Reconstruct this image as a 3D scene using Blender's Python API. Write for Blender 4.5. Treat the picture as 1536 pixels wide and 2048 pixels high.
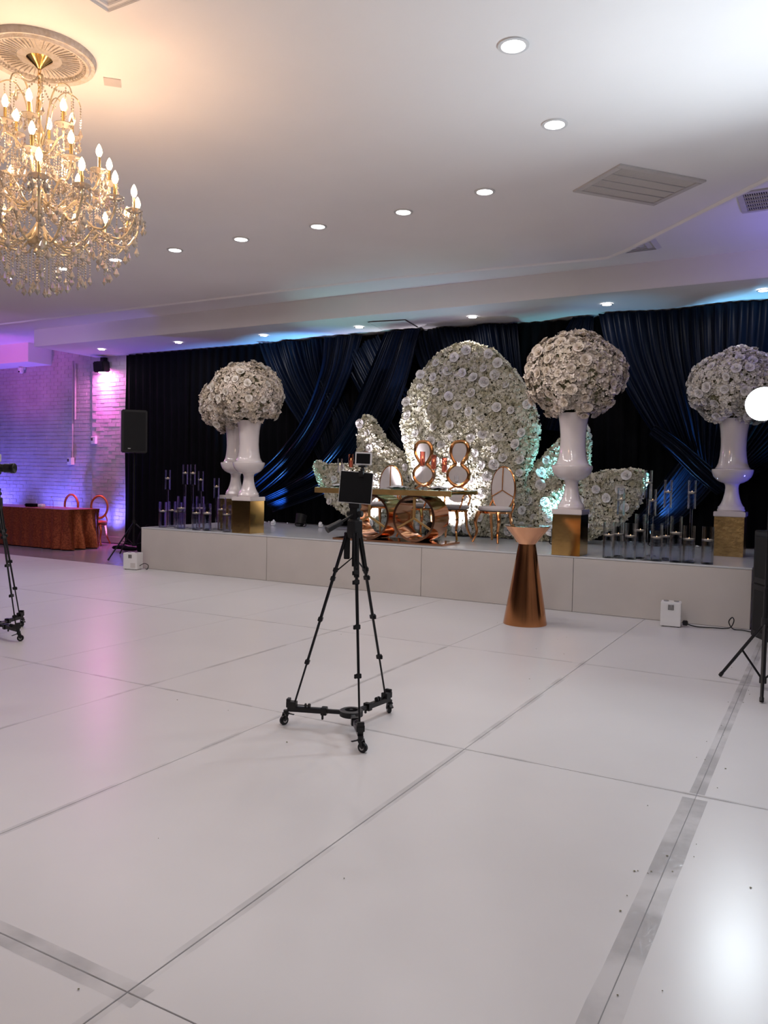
import bpy, bmesh, math, random
from mathutils import Vector, Matrix, Euler
import numpy as np
PI = math.pi
rnd = random.Random(7)
sc = bpy.context.scene
C = sc.collection
for o in list(bpy.data.objects):
    bpy.data.objects.remove(o)

# ------------------------------------------------------------------ camera
cam = bpy.data.objects.new('camera', bpy.data.cameras.new('camera'))
C.objects.link(cam)
yaw, pitch, roll = 0.50970008, -0.04411092, 0.02031565
f_ = Vector((-math.sin(yaw)*math.cos(pitch), math.cos(yaw)*math.cos(pitch), math.sin(pitch)))
r_ = Vector((math.cos(yaw), math.sin(yaw), 0)); u_ = r_.cross(f_)
r2 = r_*math.cos(roll)+u_*math.sin(roll); u2 = -r_*math.sin(roll)+u_*math.cos(roll)
m3 = Matrix((r2, u2, -f_)).transposed()
cam.matrix_world = Matrix.Translation((0, 0, 1.5)) @ m3.to_4x4()
cam.data.sensor_fit = 'HORIZONTAL'; cam.data.sensor_width = 36
cam.data.lens = 1590.65/1536*36
cam.data.clip_end = 100
sc.camera = cam

# ------------------------------------------------------------------ world, exposure, lights
w = bpy.data.worlds.new('world'); sc.world = w; w.use_nodes = True
w.node_tree.nodes['Background'].inputs[0].default_value = (0.8, 0.85, 1, 1)
w.node_tree.nodes['Background'].inputs[1].default_value = 0.02
sc.view_settings.view_transform = 'Standard'
sc.view_settings.look = 'None'
sc.view_settings.exposure = 0.13
sc.view_settings.gamma = 1
sc.view_settings.use_curve_mapping = False
sc.cycles.max_bounces = 10; sc.cycles.diffuse_bounces = 4; sc.cycles.glossy_bounces = 5
sc.cycles.transmission_bounces = 10; sc.cycles.transparent_max_bounces = 16
sc.cycles.sample_clamp_indirect = 4.0; sc.cycles.caustics_reflective = False; sc.cycles.caustics_refractive = False
sc.cycles.blur_glossy = 0.6

def aim(o, d):
    o.rotation_euler = Vector(d).to_track_quat('-Z', 'Y').to_euler()
def area(name, loc, d, size, energy, col, shape='DISK', spread=PI):
    l = bpy.data.lights.new(name, 'AREA'); l.shape = shape; l.size = size; l.energy = energy; l.color = col
    l.spread = spread
    o = bpy.data.objects.new(name, l); C.objects.link(o); o.location = loc; aim(o, d); return o
def spot(name, loc, d, ang, energy, col, blend=0.5, rad=0.03):
    l = bpy.data.lights.new(name, 'SPOT'); l.spot_size = math.radians(ang); l.spot_blend = blend; l.energy = energy
    l.color = col; l.shadow_soft_size = rad
    o = bpy.data.objects.new(name, l); C.objects.link(o); o.location = loc; aim(o, d); return o
def point(name, loc, energy, col, rad=0.05):
    l = bpy.data.lights.new(name, 'POINT'); l.energy = energy; l.color = col; l.shadow_soft_size = rad
    o = bpy.data.objects.new(name, l); C.objects.link(o); o.location = loc; return o

HC = 4.12      # lower ceiling
HR = 4.215     # upper (cove) ceiling
HS = 3.88      # soffit above the stage
ZS = 0.64      # stage top
DOWN_E, SOFF_E = 14, 5.5
WHITE = (1.0, 0.93, 0.925)
downs = [(-1.77, 4.65), (-1.87, 5.80), (-2.85, 6.86), (-3.78, 7.03), (-4.80, 7.04), (-5.84, 7.05), (-6.83, 7.05), (-7.82, 7.05), (-8.80, 7.05), (-9.95, 7.06)]
hidden_downs = [(-1.77, 3.45), (-1.77, 2.2), (-1.77, 0.9), (-11.1, 7.05), (-12.2, 7.05), (-6.8, -1.0), (-3.5, -1.4)]
soffs = [(-12.536, 10.97), (-10.505, 10.95), (-8.562, 10.97), (-6.655, 10.97), (-4.688, 10.94), (-2.71, 10.88), (-0.8, 10.86)]
for i, (x, y) in enumerate(downs+hidden_downs):
    area('downlight_lamp', (x, y, HC-0.02), (0, 0, -1), 0.13, DOWN_E, WHITE)
for x, y in soffs:
    area('soffit_lamp', (x, y, HS-0.02), (0, 0, -1), 0.1, SOFF_E, WHITE)
# LED video light on the stand, facing out over the floor and up
area('stand_light_lamp', (-0.46, 6.29, 2.10), (-0.15, -1, 0.12), 0.27, 34, (0.82, 0.93, 1.0))
# added unseen spot at the ceiling, standing in for the stand light's upward spill
spot('ceiling_fill_lamp', (0.35, 5.2, 2.2), (-0.25, -0.15, 1), 130, 112, (0.78, 0.9, 1.0), 0.9, 0.1)
# coloured wall and stage uplights
spot('pink_wall_lamp', (-13.26, 11.69, 3.50), (0.0, 0.05, -1), 64, 420, (1.0, 0.10, 0.75), 0.6, 0.04)
spot('violet_wall_lamp', (-14.6, 11.2, 0.15), (-0.1, 0.4, 1), 110, 180, (0.15, 0.13, 1.0), 0.8, 0.08)
spot('violet_wall_lamp', (-12.9, 11.3, 0.12), (-0.15, 0.35, 1), 100, 170, (0.15, 0.13, 1.0), 0.8, 0.08)
spot('violet_wall_lamp', (-16.8, 11.1, 0.15), (0.0, 0.4, 1), 110, 230, (0.16, 0.13, 1.0), 0.8, 0.08)
spot('pink_beam_lamp', (-15.4, 8.6, 2.9), (-0.1, 1, 0.42), 70, 95, (1.0, 0.12, 0.8), 0.8, 0.08)
spot('violet_wash_lamp', (-12.5, 6.0, 3.2), (-0.35, 1, -0.2), 95, 170, (0.55, 0.3, 1.0), 0.8, 0.15)
spot('violet_cove_lamp', (0.6, 9.2, 3.0), (-0.35, 0.0, 1), 120, 75, (0.25, 0.2, 1.0), 0.9, 0.1)
spot('violet_soffit_lamp', (-11.3, 9.8, 1.0), (0.05, 0.3, 1), 80, 55, (0.18, 0.14, 1.0), 0.9, 0.1)
spot('cyan_soffit_lamp', (-7.9, 10.9, 2.2), (0.0, 0.15, 1), 75, 5, (0.18, 0.55, 1.0), 0.9, 0.05)
spot('cyan_soffit_lamp', (-2.7, 11.0, 2.3), (0.0, 0.12, 1), 75, 16, (0.18, 0.6, 1.0), 0.9, 0.05)
spot('violet_soffit_lamp', (-5.0, 10.3, 2.2), (0.0, 0.05, 1), 100, 10, (0.45, 0.4, 1.0), 0.9, 0.05)
spot('blue_drape_lamp', (-7.15, 11.10, 0.80), (-0.35, 0.30, 0.9), 48, 800, (0.14, 0.48, 1.0), 0.9, 0.03)
spot('blue_drape_lamp', (-8.3, 11.10, 0.80), (-0.35, 0.35, 0.55), 60, 500, (0.10, 0.38, 1.0), 0.9, 0.03)
spot('blue_drape_lamp', (-7.9, 11.05, 0.80), (0.25, 0.22, 1.6), 34, 90, (0.07, 0.20, 1.0), 0.9, 0.03)
spot('blue_drape_lamp', (-2.1, 11.12, 0.80), (0.45, 0.25, 0.75), 55, 1500, (0.20, 0.58, 1.0), 0.9, 0.03)
spot('blue_drape_lamp', (0.2, 10.2, 0.85), (-0.35, 0.7, 1.2), 60, 200, (0.08, 0.45, 0.8), 0.9, 0.05)
spot('flower_lamp', (-4.95, 10.45, 0.80), (0.10, 0.60, 0.50), 80, 620, (0.93, 0.88, 1.0), 0.9, 0.03)
spot('flower_lamp', (-6.25, 10.45, 0.80), (-0.1, 0.60, 0.60), 75, 460, (0.93, 0.86, 1.0), 0.9, 0.03)
spot('flower_lamp', (-5.45, 9.9, 0.80), (-0.05, 0.80, 0.95), 40, 420, (0.95, 0.92, 1.0), 0.9, 0.03)
spot('flower_lamp', (-3.15, 10.5, 0.85), (-0.12, 0.45, 0.5), 70, 170, (0.25, 0.85, 1.0), 0.9, 0.03)
spot('flower_lamp', (-1.95, 11.0, 1.45), (-0.9, -0.35, 0.25), 70, 70, (0.3, 0.9, 1.0), 0.9, 0.03)
spot('flower_lamp', (-7.75, 10.75, 1.0), (0.6, -0.02, 0.9), 70, 80, (0.35, 0.95, 1.0), 0.9, 0.03)
spot('urn_blue_lamp', (0.1, 10.3, 0.8), (-1, -0.05, 0.55), 60, 30, (0.1, 0.1, 1.0), 0.8, 0.05)

# ------------------------------------------------------------------ materials
M = {}
def mat(name, col, rough=0.5, metal=0.0, spec=0.5, var=0.0, vscale=8.0, bump=0.0, bscale=40.0, trans=0.0, ior=1.45,
        emit=None, estr=0.0, coat=0.0, sheen=0.0, col2=None, coord='Object', stretch=None, rvar=0.0):
    m = bpy.data.materials.new(name); m.use_nodes = True
    nt = m.node_tree; b = nt.nodes['Principled BSDF']; N = nt.nodes.new; L = nt.links.new
    b.inputs['Base Color'].default_value = (*col, 1)
    b.inputs['Roughness'].default_value = rough
    b.inputs['Metallic'].default_value = metal
    b.inputs['Specular IOR Level'].default_value = spec
    b.inputs['Transmission Weight'].default_value = trans
    b.inputs['IOR'].default_value = ior
    b.inputs['Coat Weight'].default_value = coat
    b.inputs['Coat Roughness'].default_value = 0.08
    b.inputs['Sheen Weight'].default_value = sheen
    if emit:
        b.inputs['Emission Color'].default_value = (*emit, 1); b.inputs['Emission Strength'].default_value = estr
    tc = N('ShaderNodeTexCoord'); src = tc.outputs[coord]
    if stretch:
        mp = N('ShaderNodeMapping'); mp.inputs['Scale'].default_value = stretch
        L(src, mp.inputs[0]); src = mp.outputs[0]
    nz = N('ShaderNodeTexNoise'); nz.inputs['Scale'].default_value = vscale; nz.inputs['Detail'].default_value = 4
    L(src, nz.inputs['Vector'])
    mx = N('ShaderNodeMix'); mx.data_type = 'RGBA'
    c2 = col2 if col2 else tuple(c*(1-var) for c in col)
    mx.inputs[6].default_value = (*c2, 1); mx.inputs[7].default_value = (*col, 1)
    mr = N('ShaderNodeMapRange'); mr.inputs[1].default_value = 0.35; mr.inputs[2].default_value = 0.65
    L(nz.outputs[0], mr.inputs[0]); L(mr.outputs[0], mx.inputs[0]); L(mx.outputs[2], b.inputs['Base Color'])
    if rvar:
        m2 = N('ShaderNodeMapRange'); m2.inputs[3].default_value = rough; m2.inputs[4].default_value = rough+rvar
        L(nz.outputs[0], m2.inputs[0]); L(m2.outputs[0], b.inputs['Roughness'])
    if bump:
        n2 = N('ShaderNodeTexNoise'); n2.inputs['Scale'].default_value = bscale; n2.inputs['Detail'].default_value = 3
        L(src, n2.inputs['Vector'])
        bp = N('ShaderNodeBump'); bp.inputs['Strength'].default_value = bump; bp.inputs['Distance'].default_value = 0.02
        L(n2.outputs[0], bp.inputs['Height']); L(bp.outputs[0], b.inputs['Normal'])
    M[name] = m; return m
mat('floor_white', (0.56, 0.545, 0.55), 0.29, var=0.05, vscale=1.2, bump=0.03, bscale=3.0, rvar=0.06)
mat('joint', (0.42, 0.41, 0.41), 0.6, var=0.3, vscale=5)
mat('wall_dark', (0.24, 0.22, 0.23), 0.7, var=0.1, vscale=2)
mat('floor_venue', (0.22, 0.20, 0.21), 0.25, var=0.2, vscale=1.5, bump=0.03, bscale=4)
mat('tape', (0.42, 0.41, 0.42), 0.22, var=0.25, vscale=14, bump=0.2, bscale=30)
mat('ceiling_paint', (0.92, 0.885, 0.875), 0.75, var=0.03, vscale=1.0, bump=0.02, bscale=60)
mat('wall_paint', (0.50, 0.47, 0.48), 0.6, var=0.15, vscale=3, bump=0.2, bscale=14)
mat('stage_white', (0.53, 0.49, 0.46), 0.45, var=0.06, vscale=2, bump=0.03, bscale=20)
mat('deck_white', (0.55, 0.56, 0.58), 0.2, var=0.06, vscale=2)
mat('black_cloth', (0.0035, 0.0035, 0.005), 0.9, spec=0.1, var=0.3, vscale=3)
mat('navy_satin', (0.0025, 0.0055, 0.016), 0.40, spec=0.12, var=0.3, vscale=5, stretch=(6, 1, 1))
mat('gold_mirror', (0.88, 0.58, 0.22), 0.13, 1.0, var=0.15, vscale=6, bump=0.05, bscale=5)
mat('gold_bright', (0.95, 0.62, 0.24), 0.32, 1.0, var=0.2, vscale=7, bump=0.1, bscale=12)
mat('speaker_mesh', (0.004, 0.004, 0.005), 0.8, var=0.3, vscale=60)
mat('gold_foil', (0.75, 0.50, 0.20), 0.22, 1.0, var=0.3, vscale=8, bump=0.35, bscale=9)
mat('rose_gold', (0.80, 0.42, 0.24), 0.09, 1.0, var=0.12, vscale=6)
mat('copper', (0.62, 0.27, 0.11), 0.14, 1.0, var=0.12, vscale=6)
mat('chair_frame', (0.72, 0.33, 0.13), 0.16, 1.0, var=0.15, vscale=8)
mat('cushion', (0.62, 0.56, 0.54), 0.5, var=0.05, vscale=10, bump=0.05)
mat('urn_white', (0.66, 0.60, 0.59), 0.14, coat=1.0, var=0.04, vscale=3)
mat('petal', (0.85, 0.81, 0.76), 0.6, col2=(0.72, 0.67, 0.58), vscale=9)
mat('petal_white', (0.85, 0.82, 0.80), 0.55, col2=(0.74, 0.71, 0.68), vscale=6)
mat('petal_wall', (0.83, 0.79, 0.68), 0.65, col2=(0.56, 0.52, 0.36), vscale=10)
mat('petal_pink', (0.85, 0.76, 0.69), 0.65, col2=(0.66, 0.57, 0.44), vscale=8)
mat('foam', (0.20, 0.19, 0.10), 0.9, var=0.4, vscale=20)
mat('black_plastic', (0.007, 0.007, 0.009), 0.5, var=0.2, vscale=10, bump=0.05, bscale=200)
mat('black_metal', (0.010, 0.010, 0.012), 0.3, 0.3, var=0.2, vscale=10)
mat('grey_metal', (0.45, 0.45, 0.46), 0.3, 0.9, var=0.1, vscale=10)
mat('screen_black', (0.010, 0.010, 0.011), 0.25, var=0.1)
mat('white_plastic', (0.75, 0.74, 0.74), 0.35, var=0.04, vscale=6)
mat('grille_paint', (0.62, 0.58, 0.56), 0.6, var=0.05)
mat('slat_dark', (0.05, 0.045, 0.045), 0.8, var=0.2)
def thin_glass(nm, tint, pw_=1.1):
    m = mat(nm, tint, 0.01, trans=1.0, ior=1.45); nt = m.node_tree; b = nt.nodes['Principled BSDF']
    out = [n for n in nt.nodes if n.type == 'OUTPUT_MATERIAL'][0]
    tr = nt.nodes.new('ShaderNodeBsdfTransparent'); tr.inputs[0].default_value = (*tint, 1)
    lw = nt.nodes.new('ShaderNodeLayerWeight'); lw.inputs['Blend'].default_value = 0.5
    p = nt.nodes.new('ShaderNodeMath'); p.operation = 'POWER'; p.inputs[1].default_value = pw_
    nt.links.new(lw.outputs['Facing'], p.inputs[0]); ms = nt.nodes.new('ShaderNodeMixShader')
    nt.links.new(p.outputs[0], ms.inputs[0]); nt.links.new(tr.outputs[0], ms.inputs[1]); nt.links.new(b.outputs[0], ms.inputs[2]); nt.links.new(ms.outputs[0], out.inputs[0])
thin_glass('glass', (0.97, 0.98, 1.0))
thin_glass('rose_glass', (0.93, 0.66, 0.60))
mat('green_glass', (0.65, 0.92, 0.85), 0.02, trans=1.0, ior=1.5)
thin_glass('water', (0.97, 0.98, 1.0), 0.8)
mat('crystal', (1.0, 0.89, 0.76), 0.05, trans=0.68, ior=1.5)
mat('gold_crystal', (1.0, 0.84, 0.58), 0.14, 0.25, trans=0.4, ior=1.5, var=0.3, vscale=30)
mat('wax', (0.90, 0.80, 0.66), 0.5, var=0.05)
mat('flame', (1, 0.6, 0.3), 0.5, emit=(1.0, 0.55, 0.25), estr=3)
mat('bulb', (1, 0.8, 0.6), 0.5, emit=(1.0, 0.62, 0.30), estr=26)
mat('led_panel', (1, 1, 1), 0.5, emit=(1.0, 0.98, 0.96), estr=14)
mat('led_head', (1, 1, 1), 0.5, emit=(0.85, 0.97, 1.0), estr=22)
mat('pink_lens', (1, 0.3, 0.8), 0.3, emit=(1.0, 0.22, 0.75), estr=900)
mat('par_lens', (0.3, 0.4, 1), 0.2, emit=(0.6, 0.75, 1.0), estr=12)
mat('medallion', (0.66, 0.62, 0.60), 0.7, col2=(0.56, 0.50, 0.44), vscale=25, bump=0.5, bscale=50)
mat('orange_chair', (0.60, 0.16, 0.05), 0.35, 0.5, var=0.2)
mat('paper', (0.85, 0.85, 0.86), 0.7, var=0.05)
mat('plate_white', (0.8, 0.8, 0.8), 0.25, var=0.05)
mat('napkin', (0.55, 0.55, 0.56), 0.7, var=0.4, vscale=30)
# sequin cloth: rusty orange with glittering specks of real gloss
def sequin():
    m = mat('sequin', (0.58, 0.16, 0.06), 0.30, 0.7, col2=(0.30, 0.07, 0.03), vscale=35)
    nt = m.node_tree; b = nt.nodes['Principled BSDF']
    v = nt.nodes.new('ShaderNodeTexVoronoi'); v.inputs['Scale'].default_value = 55
    tc = nt.nodes.new('ShaderNodeTexCoord'); nt.links.new(tc.outputs['Object'], v.inputs['Vector'])
    bp = nt.nodes.new('ShaderNodeBump'); bp.inputs['Strength'].default_value = 0.7; bp.inputs['Distance'].default_value = 0.01
    nt.links.new(v.outputs['Color'], bp.inputs['Height']); nt.links.new(bp.outputs[0], b.inputs['Normal'])
sequin()
# clear tape: patchy film with ragged edges
mat('thin_tape', (0.44, 0.43, 0.44), 0.22, var=0.25, vscale=14)
def tape_mat(nm, lo, hi):
    m = M[nm]; nt = m.node_tree; b = nt.nodes['Principled BSDF']
    out = [n for n in nt.nodes if n.type == 'OUTPUT_MATERIAL'][0]
    tr = nt.nodes.new('ShaderNodeBsdfTransparent'); ms = nt.nodes.new('ShaderNodeMixShader')
    nz = nt.nodes.new('ShaderNodeTexNoise'); nz.inputs['Scale'].default_value = 3; nz.inputs['Detail'].default_value = 10
    tc = nt.nodes.new('ShaderNodeTexCoord'); nt.links.new(tc.outputs['Object'], nz.inputs['Vector'])
    mr = nt.nodes.new('ShaderNodeMapRange'); mr.inputs[1].default_value = 0.42; mr.inputs[2].default_value = 0.60
    mr.inputs[3].default_value = lo; mr.inputs[4].default_value = hi
    nt.links.new(nz.outputs[0], mr.inputs[0]); nt.links.new(mr.outputs[0], ms.inputs[0])
    nt.links.new(tr.outputs[0], ms.inputs[1]); nt.links.new(b.outputs[0], ms.inputs[2]); nt.links.new(ms.outputs[0], out.inputs[0])
tape_mat('tape', 0.08, 0.38); tape_mat('thin_tape', 0.0, 0.22)

# ------------------------------------------------------------------ mesh helpers
class MB:
    def __init__(s): s.v = []; s.f = []; s.m = []; s.mi = 0
    def add(s, vs, fs):
        n = len(s.v); s.v.extend([tuple(v) for v in vs])
        for f in fs: s.f.append(tuple(i+n for i in f)); s.m.append(s.mi)
        return s
    def box(s, c, d, rz=0, R=None):
        hx, hy, hz = d[0]/2, d[1]/2, d[2]/2
        vs = [Vector((x, y, z)) for x in (-hx, hx) for y in (-hy, hy) for z in (-hz, hz)]
        if R is None: R = Matrix.Rotation(rz, 3, 'Z')
        vs = [R @ v+Vector(c) for v in vs]
        return s.add(vs, [(0, 1, 3, 2), (4, 6, 7, 5), (0, 4, 5, 1), (2, 3, 7, 6), (0, 2, 6, 4), (1, 5, 7, 3)])
    def beam(s, p, q, wx, wy):           # rectangular bar between two points
        p = Vector(p); q = Vector(q); d = q-p
        R = d.to_track_quat('Z', 'Y').to_matrix()
        return s.box((p+q)/2, (wx, wy, d.length), R=R)
    def cyl(s, p, q, r0, r1=None, n=12, cap=True):
        if r1 is None: r1 = r0
        p = Vector(p); q = Vector(q); R = (q-p).to_track_quat('Z', 'Y').to_matrix()
        vs = []
        for c, r in ((p, r0), (q, r1)):
            for i in range(n):
                a = 2*PI*i/n; vs.append(c+R @ Vector((r*math.cos(a), r*math.sin(a), 0)))
        fs = [(i, (i+1) % n, n+(i+1) % n, n+i) for i in range(n)]
        if cap: fs += [tuple(range(n-1, -1, -1)), tuple(range(n, 2*n))]
        return s.add(vs, fs)
    def lathe(s, prof, c=(0, 0, 0), n=24, sx=1, sy=1, capb=True, capt=True):
        vs = []
        for r, z in prof:
            for i in range(n):
                a = 2*PI*i/n; vs.append((c[0]+r*sx*math.cos(a), c[1]+r*sy*math.sin(a), c[2]+z))
        fs = []
        for k in range(len(prof)-1):
            for i in range(n):
                j = (i+1) % n; fs.append((k*n+i, k*n+j, (k+1)*n+j, (k+1)*n+i))
        if capb: fs.append(tuple(range(n-1, -1, -1)))
        if capt: b = (len(prof)-1)*n; fs.append(tuple(range(b, b+n)))
        return s.add(vs, fs)
    def tube(s, pts, r, n=8, closed=False, flat=1.0, up=None):
        pts = [Vector(p) for p in pts]; k = len(pts); vs = []
        rs = r if isinstance(r, (list, tuple)) else [r]*k
        prevx = None
        for i, p in enumerate(pts):
            if closed: d = pts[(i+1) % k]-pts[i-1]
            else: d = pts[min(i+1, k-1)]-pts[max(i-1, 0)]
            d.normalize()
            ref = Vector(up) if up else (prevx if prevx is not None else (Vector((0, 0, 1)) if abs(d.z) < 0.9 else Vector((1, 0, 0))))
            if up or prevx is None:
                x = ref.cross(d)
                if x.length < 1e-4: x = Vector((1, 0, 0)).cross(d)
            else:
                x = ref-d*ref.dot(d)
            x.normalize(); y = d.cross(x); prevx = x
            for j in range(n):
                a = 2*PI*j/n; vs.append(p+x*(rs[i]*math.cos(a))+y*(rs[i]*flat*math.sin(a)))
        fs = []
        for i in range(k if closed else k-1):
            i2 = (i+1) % k
            for j in range(n):
                j2 = (j+1) % n; fs.append((i*n+j, i*n+j2, i2*n+j2, i2*n+j))
        if not closed: fs += [tuple(range(n-1, -1, -1)), tuple(range((k-1)*n, k*n))]
        return s.add(vs, fs)
    def sphere(s, c, r, nu=10, nv=6, sc=(1, 1, 1)):
        prof = [(max(1e-4, math.sin(PI*k/nv))*r, -math.cos(PI*k/nv)*r*sc[2]) for k in range(nv+1)]
        return s.lathe(prof, c, nu, sc[0], sc[1])
    def prism(s, poly, y0, y1):          # poly in x,z ; extruded in y
        n = len(poly)
        vs = [(x, y0, z) for x, z in poly]+[(x, y1, z) for x, z in poly]
        fs = [tuple(range(n)), tuple(range(2*n-1, n-1, -1))]+[(i, n+i, n+(i+1) % n, (i+1) % n) for i in range(n)]
        return s.add(vs, fs)
    def slab(s, poly, z0, z1):           # poly in x,y
        n = len(poly)
        vs = [(x, y, z0) for x, y in poly]+[(x, y, z1) for x, y in poly]
        fs = [tuple(range(n-1, -1, -1)), tuple(range(n, 2*n))]+[(i, (i+1) % n, n+(i+1) % n, n+i) for i in range(n)]
        return s.add(vs, fs)
    def bead(s, c, r, h):
        x, y, z = c
        return s.add([(x, y, z+h), (x+r, y, z), (x, y+r, z), (x-r, y, z), (x, y-r, z), (x, y, z-h)],
                     [(0, 1, 2), (0, 2, 3), (0, 3, 4), (0, 4, 1), (5, 2, 1), (5, 3, 2), (5, 4, 3), (5, 1, 4)])
    def build(s, name, ms, parent=None, loc=(0, 0, 0), rz=0, smooth=True, ang=35, bevel=0, kind=None, rot=None, label=None, recalc=True):
        me = bpy.data.meshes.new(name); me.from_pydata(s.v, [], s.f); me.validate()
        ms = ms if isinstance(ms, (list, tuple)) else [ms]
        for m in ms: me.materials.append(M[m])
        if len(ms) > 1 and len(me.polygons) == len(s.m): me.polygons.foreach_set('material_index', s.m)
        if bevel or recalc:
            bm = bmesh.new(); bm.from_mesh(me)
            if recalc: bmesh.ops.recalc_face_normals(bm, faces=bm.faces)
            if bevel:
                es = [e for e in bm.edges if len(e.link_faces) == 2 and e.calc_face_angle(0) > 0.6]
                bmesh.ops.bevel(bm, geom=es, offset=bevel, segments=2, affect='EDGES', clamp_overlap=True)
            bm.to_mesh(me); bm.free()
        if smooth:
            me.polygons.foreach_set('use_smooth', [True]*len(me.polygons)); me.set_sharp_from_angle(angle=math.radians(ang))
        me.update()
        return link(name, me, parent, loc, rz, kind, rot, label)
def link(name, me, parent=None, loc=(0, 0, 0), rz=0, kind=None, rot=None, label=None):
    o = bpy.data.objects.new(name, me); C.objects.link(o); o.parent = parent; o.location = loc
    o.rotation_euler = rot if rot else (0, 0, rz)
    if kind: o['kind'] = kind
    if label: o['label'] = label
    return o
def tag(o, label, cat, group=None):
    o['label'] = label; o['category'] = cat
    if group: o['group'] = group
    return o
def thing(name, label, cat, loc=(0, 0, 0), rz=0, group=None):
    o = bpy.data.objects.new(name, None); C.objects.link(o); o.location = loc; o.rotation_euler = (0, 0, rz)
    o.empty_display_size = 0.1
    return tag(o, label, cat, group)
def dup(root, loc, rz=0, label=None, name=None):
    r = root.copy(); C.objects.link(r); r.location = loc; r.rotation_euler = (0, 0, rz)
    if label: r['label'] = label
    def rec(a, b):
        for ch in list(a.children):
            c = ch.copy(); C.objects.link(c); c.parent = b; rec(ch, c)
    rec(root, r); return r
def struct(o): o['kind'] = 'structure'; return o
def bez(p, n):                            # Catmull-Rom through points
    P = [Vector(a) for a in p]; out = []
    k = len(P)-1
    for i in range(n):
        t = i/(n-1)*k; a = min(int(t), k-1); u = t-a
        p0, p1, p2, p3 = P[max(a-1, 0)], P[a], P[a+1], P[min(a+2, k)]
        out.append(0.5*((2*p1)+(p2-p0)*u+(2*p0-5*p1+4*p2-p3)*u*u+(3*p1-p0-3*p2+p3)*u**3))
    return out

# ================================================================== SETTING
floor = struct(MB().box((-6, 4, -0.062), (28, 22, 0.1)).build('floor', 'floor_venue'))
pw, pd = 1.21, 2.43
fx0, fy0 = -0.5, 1.6
pm = MB().box((0, 0, -0.006), (pw-0.003, pd-0.003, 0.012)).build('floor_panel', 'floor_white', floor, bevel=0.0012)
first = True
for ix in range(-11, 2):
    for iy in range(-2, 3):
        x = fx0+pw*ix+pw/2; y = fy0+pd*iy+pd/2
        dz = rnd.uniform(-0.0006, 0.0006)
        if iy == 2: y += 0.043
        if first: pm.location = (x, y, dz); first = False
        else:
            o = link('floor_panel', pm.data, floor, (x, y, dz))
            if iy == 2: o.scale = (1, (pd+0.086)/pd, 1)
MB().box((fx0+pw*-4.5, fy0+pd*.5+.04, -0.008), (pw*13, pd*5+.08, 0.008)).build('joint_bed', 'joint', floor)
def strip(x0, y0, x1, y1, wd):
    mt = 'tape' if wd > .06 else 'thin_tape'
    m = MB(); n = 26
    for k in range(2):
        pass
    L = math.hypot(x1-x0, y1-y0); dx, dy = (x1-x0)/L, (y1-y0)/L
    vs = []
    for i in range(n+1):
        t = i/n*L
        a = wd/2*(1+rnd.uniform(-.04, .04)); b = wd/2*(1+rnd.uniform(-.04, .04))
        vs += [(x0+dx*t-dy*a, y0+dy*t+dx*a, 0.0014), (x0+dx*t+dy*b, y0+dy*t-dx*b, 0.0014)]
    m.add(vs, [(2*i, 2*i+1, 2*i+3, 2*i+2) for i in range(n)])
    m.build('tape_strip', mt, floor, smooth=False)
strip(-0.5, -0.5, -0.5, 3.98, 0.11); strip(-0.5, 4.05, -0.5, 8.5, 0.07)
strip(-1.71, -0.5, -1.71, 6.6, 0.05); strip(-2.92, -0.2, -2.92, 6.4, 0.04)
strip(-6, 1.6, -1.65, 1.6, 0.09); strip(-3, 4.03, 2, 4.03, 0.03); strip(-4.13, 1, -4.13, 8.5, 0.035)
strip(-1.68, 6.46, 1, 6.46, 0.03); strip(-8, 4.03, -3.2, 4.03, 0.03); strip(-9, 6.46, -1.8, 6.46, 0.02)
# crumbs and flecks of dirt on the floor, too small to count
m = MB()
for i in range(60):
    if i < 34: x = -0.5+rnd.gauss(0, 0.06); y = rnd.uniform(1.5, 8)
    else: x = rnd.uniform(-4, 1); y = rnd.uniform(1.2, 8)
    s_ = rnd.uniform(0.002, 0.006)
    m.bead((x, y, 0.003), s_, 0.002)
tag(m.build('floor_debris', 'foam', smooth=False, kind='stuff'), 'small dark crumbs scattered along the taped floor seams', 'debris')

BW = 11.8
wb = struct(MB().box((-6, BW+0.1, 2.1), (28, 0.2, 4.3)).build('wall_back', 'wall_paint'))
# whitewashed brick courses, proud and uneven
m = MB(); z = 0.16; row = 0
while z < 4.18:
    h = 0.078; x = -18+(row % 2)*0.12
    while x < -12.3:
        L = 0.225
        px = -13.72
        base = BW-0.05 if x > px else BW  # bricks come forward with the added wall step
        d = rnd.uniform(0.003, 0.009)
        zz = z+rnd.uniform(-.003, .003)
        m.box((x+L/2, base-d/2+0.01, zz+h/2), (L-rnd.uniform(.001, .005), d+0.02, h-rnd.uniform(.002, .012)))
        x += L+0.008
    z += h+0.006; row += 1
m.build('brickwork', 'wall_paint', wb, smooth=False, kind='stuff', recalc=False)
MB().box((-13.0, BW-0.025, 2.1), (1.42, 0.05, 4.2)).build('light_cut_step', 'wall_paint', wb)  # shallow wall step, added to cut the pink light off on its left
struct(MB().box((-15.2, BW-0.04, 0.07), (5.6, 0.05, 0.14)).build('baseboard_back', 'wall_paint', bevel=0.01))
struct(MB().box((-19.6, 3, 2.1), (0.2, 20, 4.3)).build('wall_left', 'wall_dark'))
struct(MB().box((3.6, 3, 2.1), (0.2, 20, 4.3)).build('wall_right', 'wall_paint'))
struct(MB().box((-6, -6.2, 2.1), (28, 0.2, 4.3)).build('wall_front', 'wall_dark'))
ceil = struct(MB().box((-6, 4, HR+0.06), (28, 22, 0.12)).build('ceiling', 'ceiling_paint'))
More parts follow.
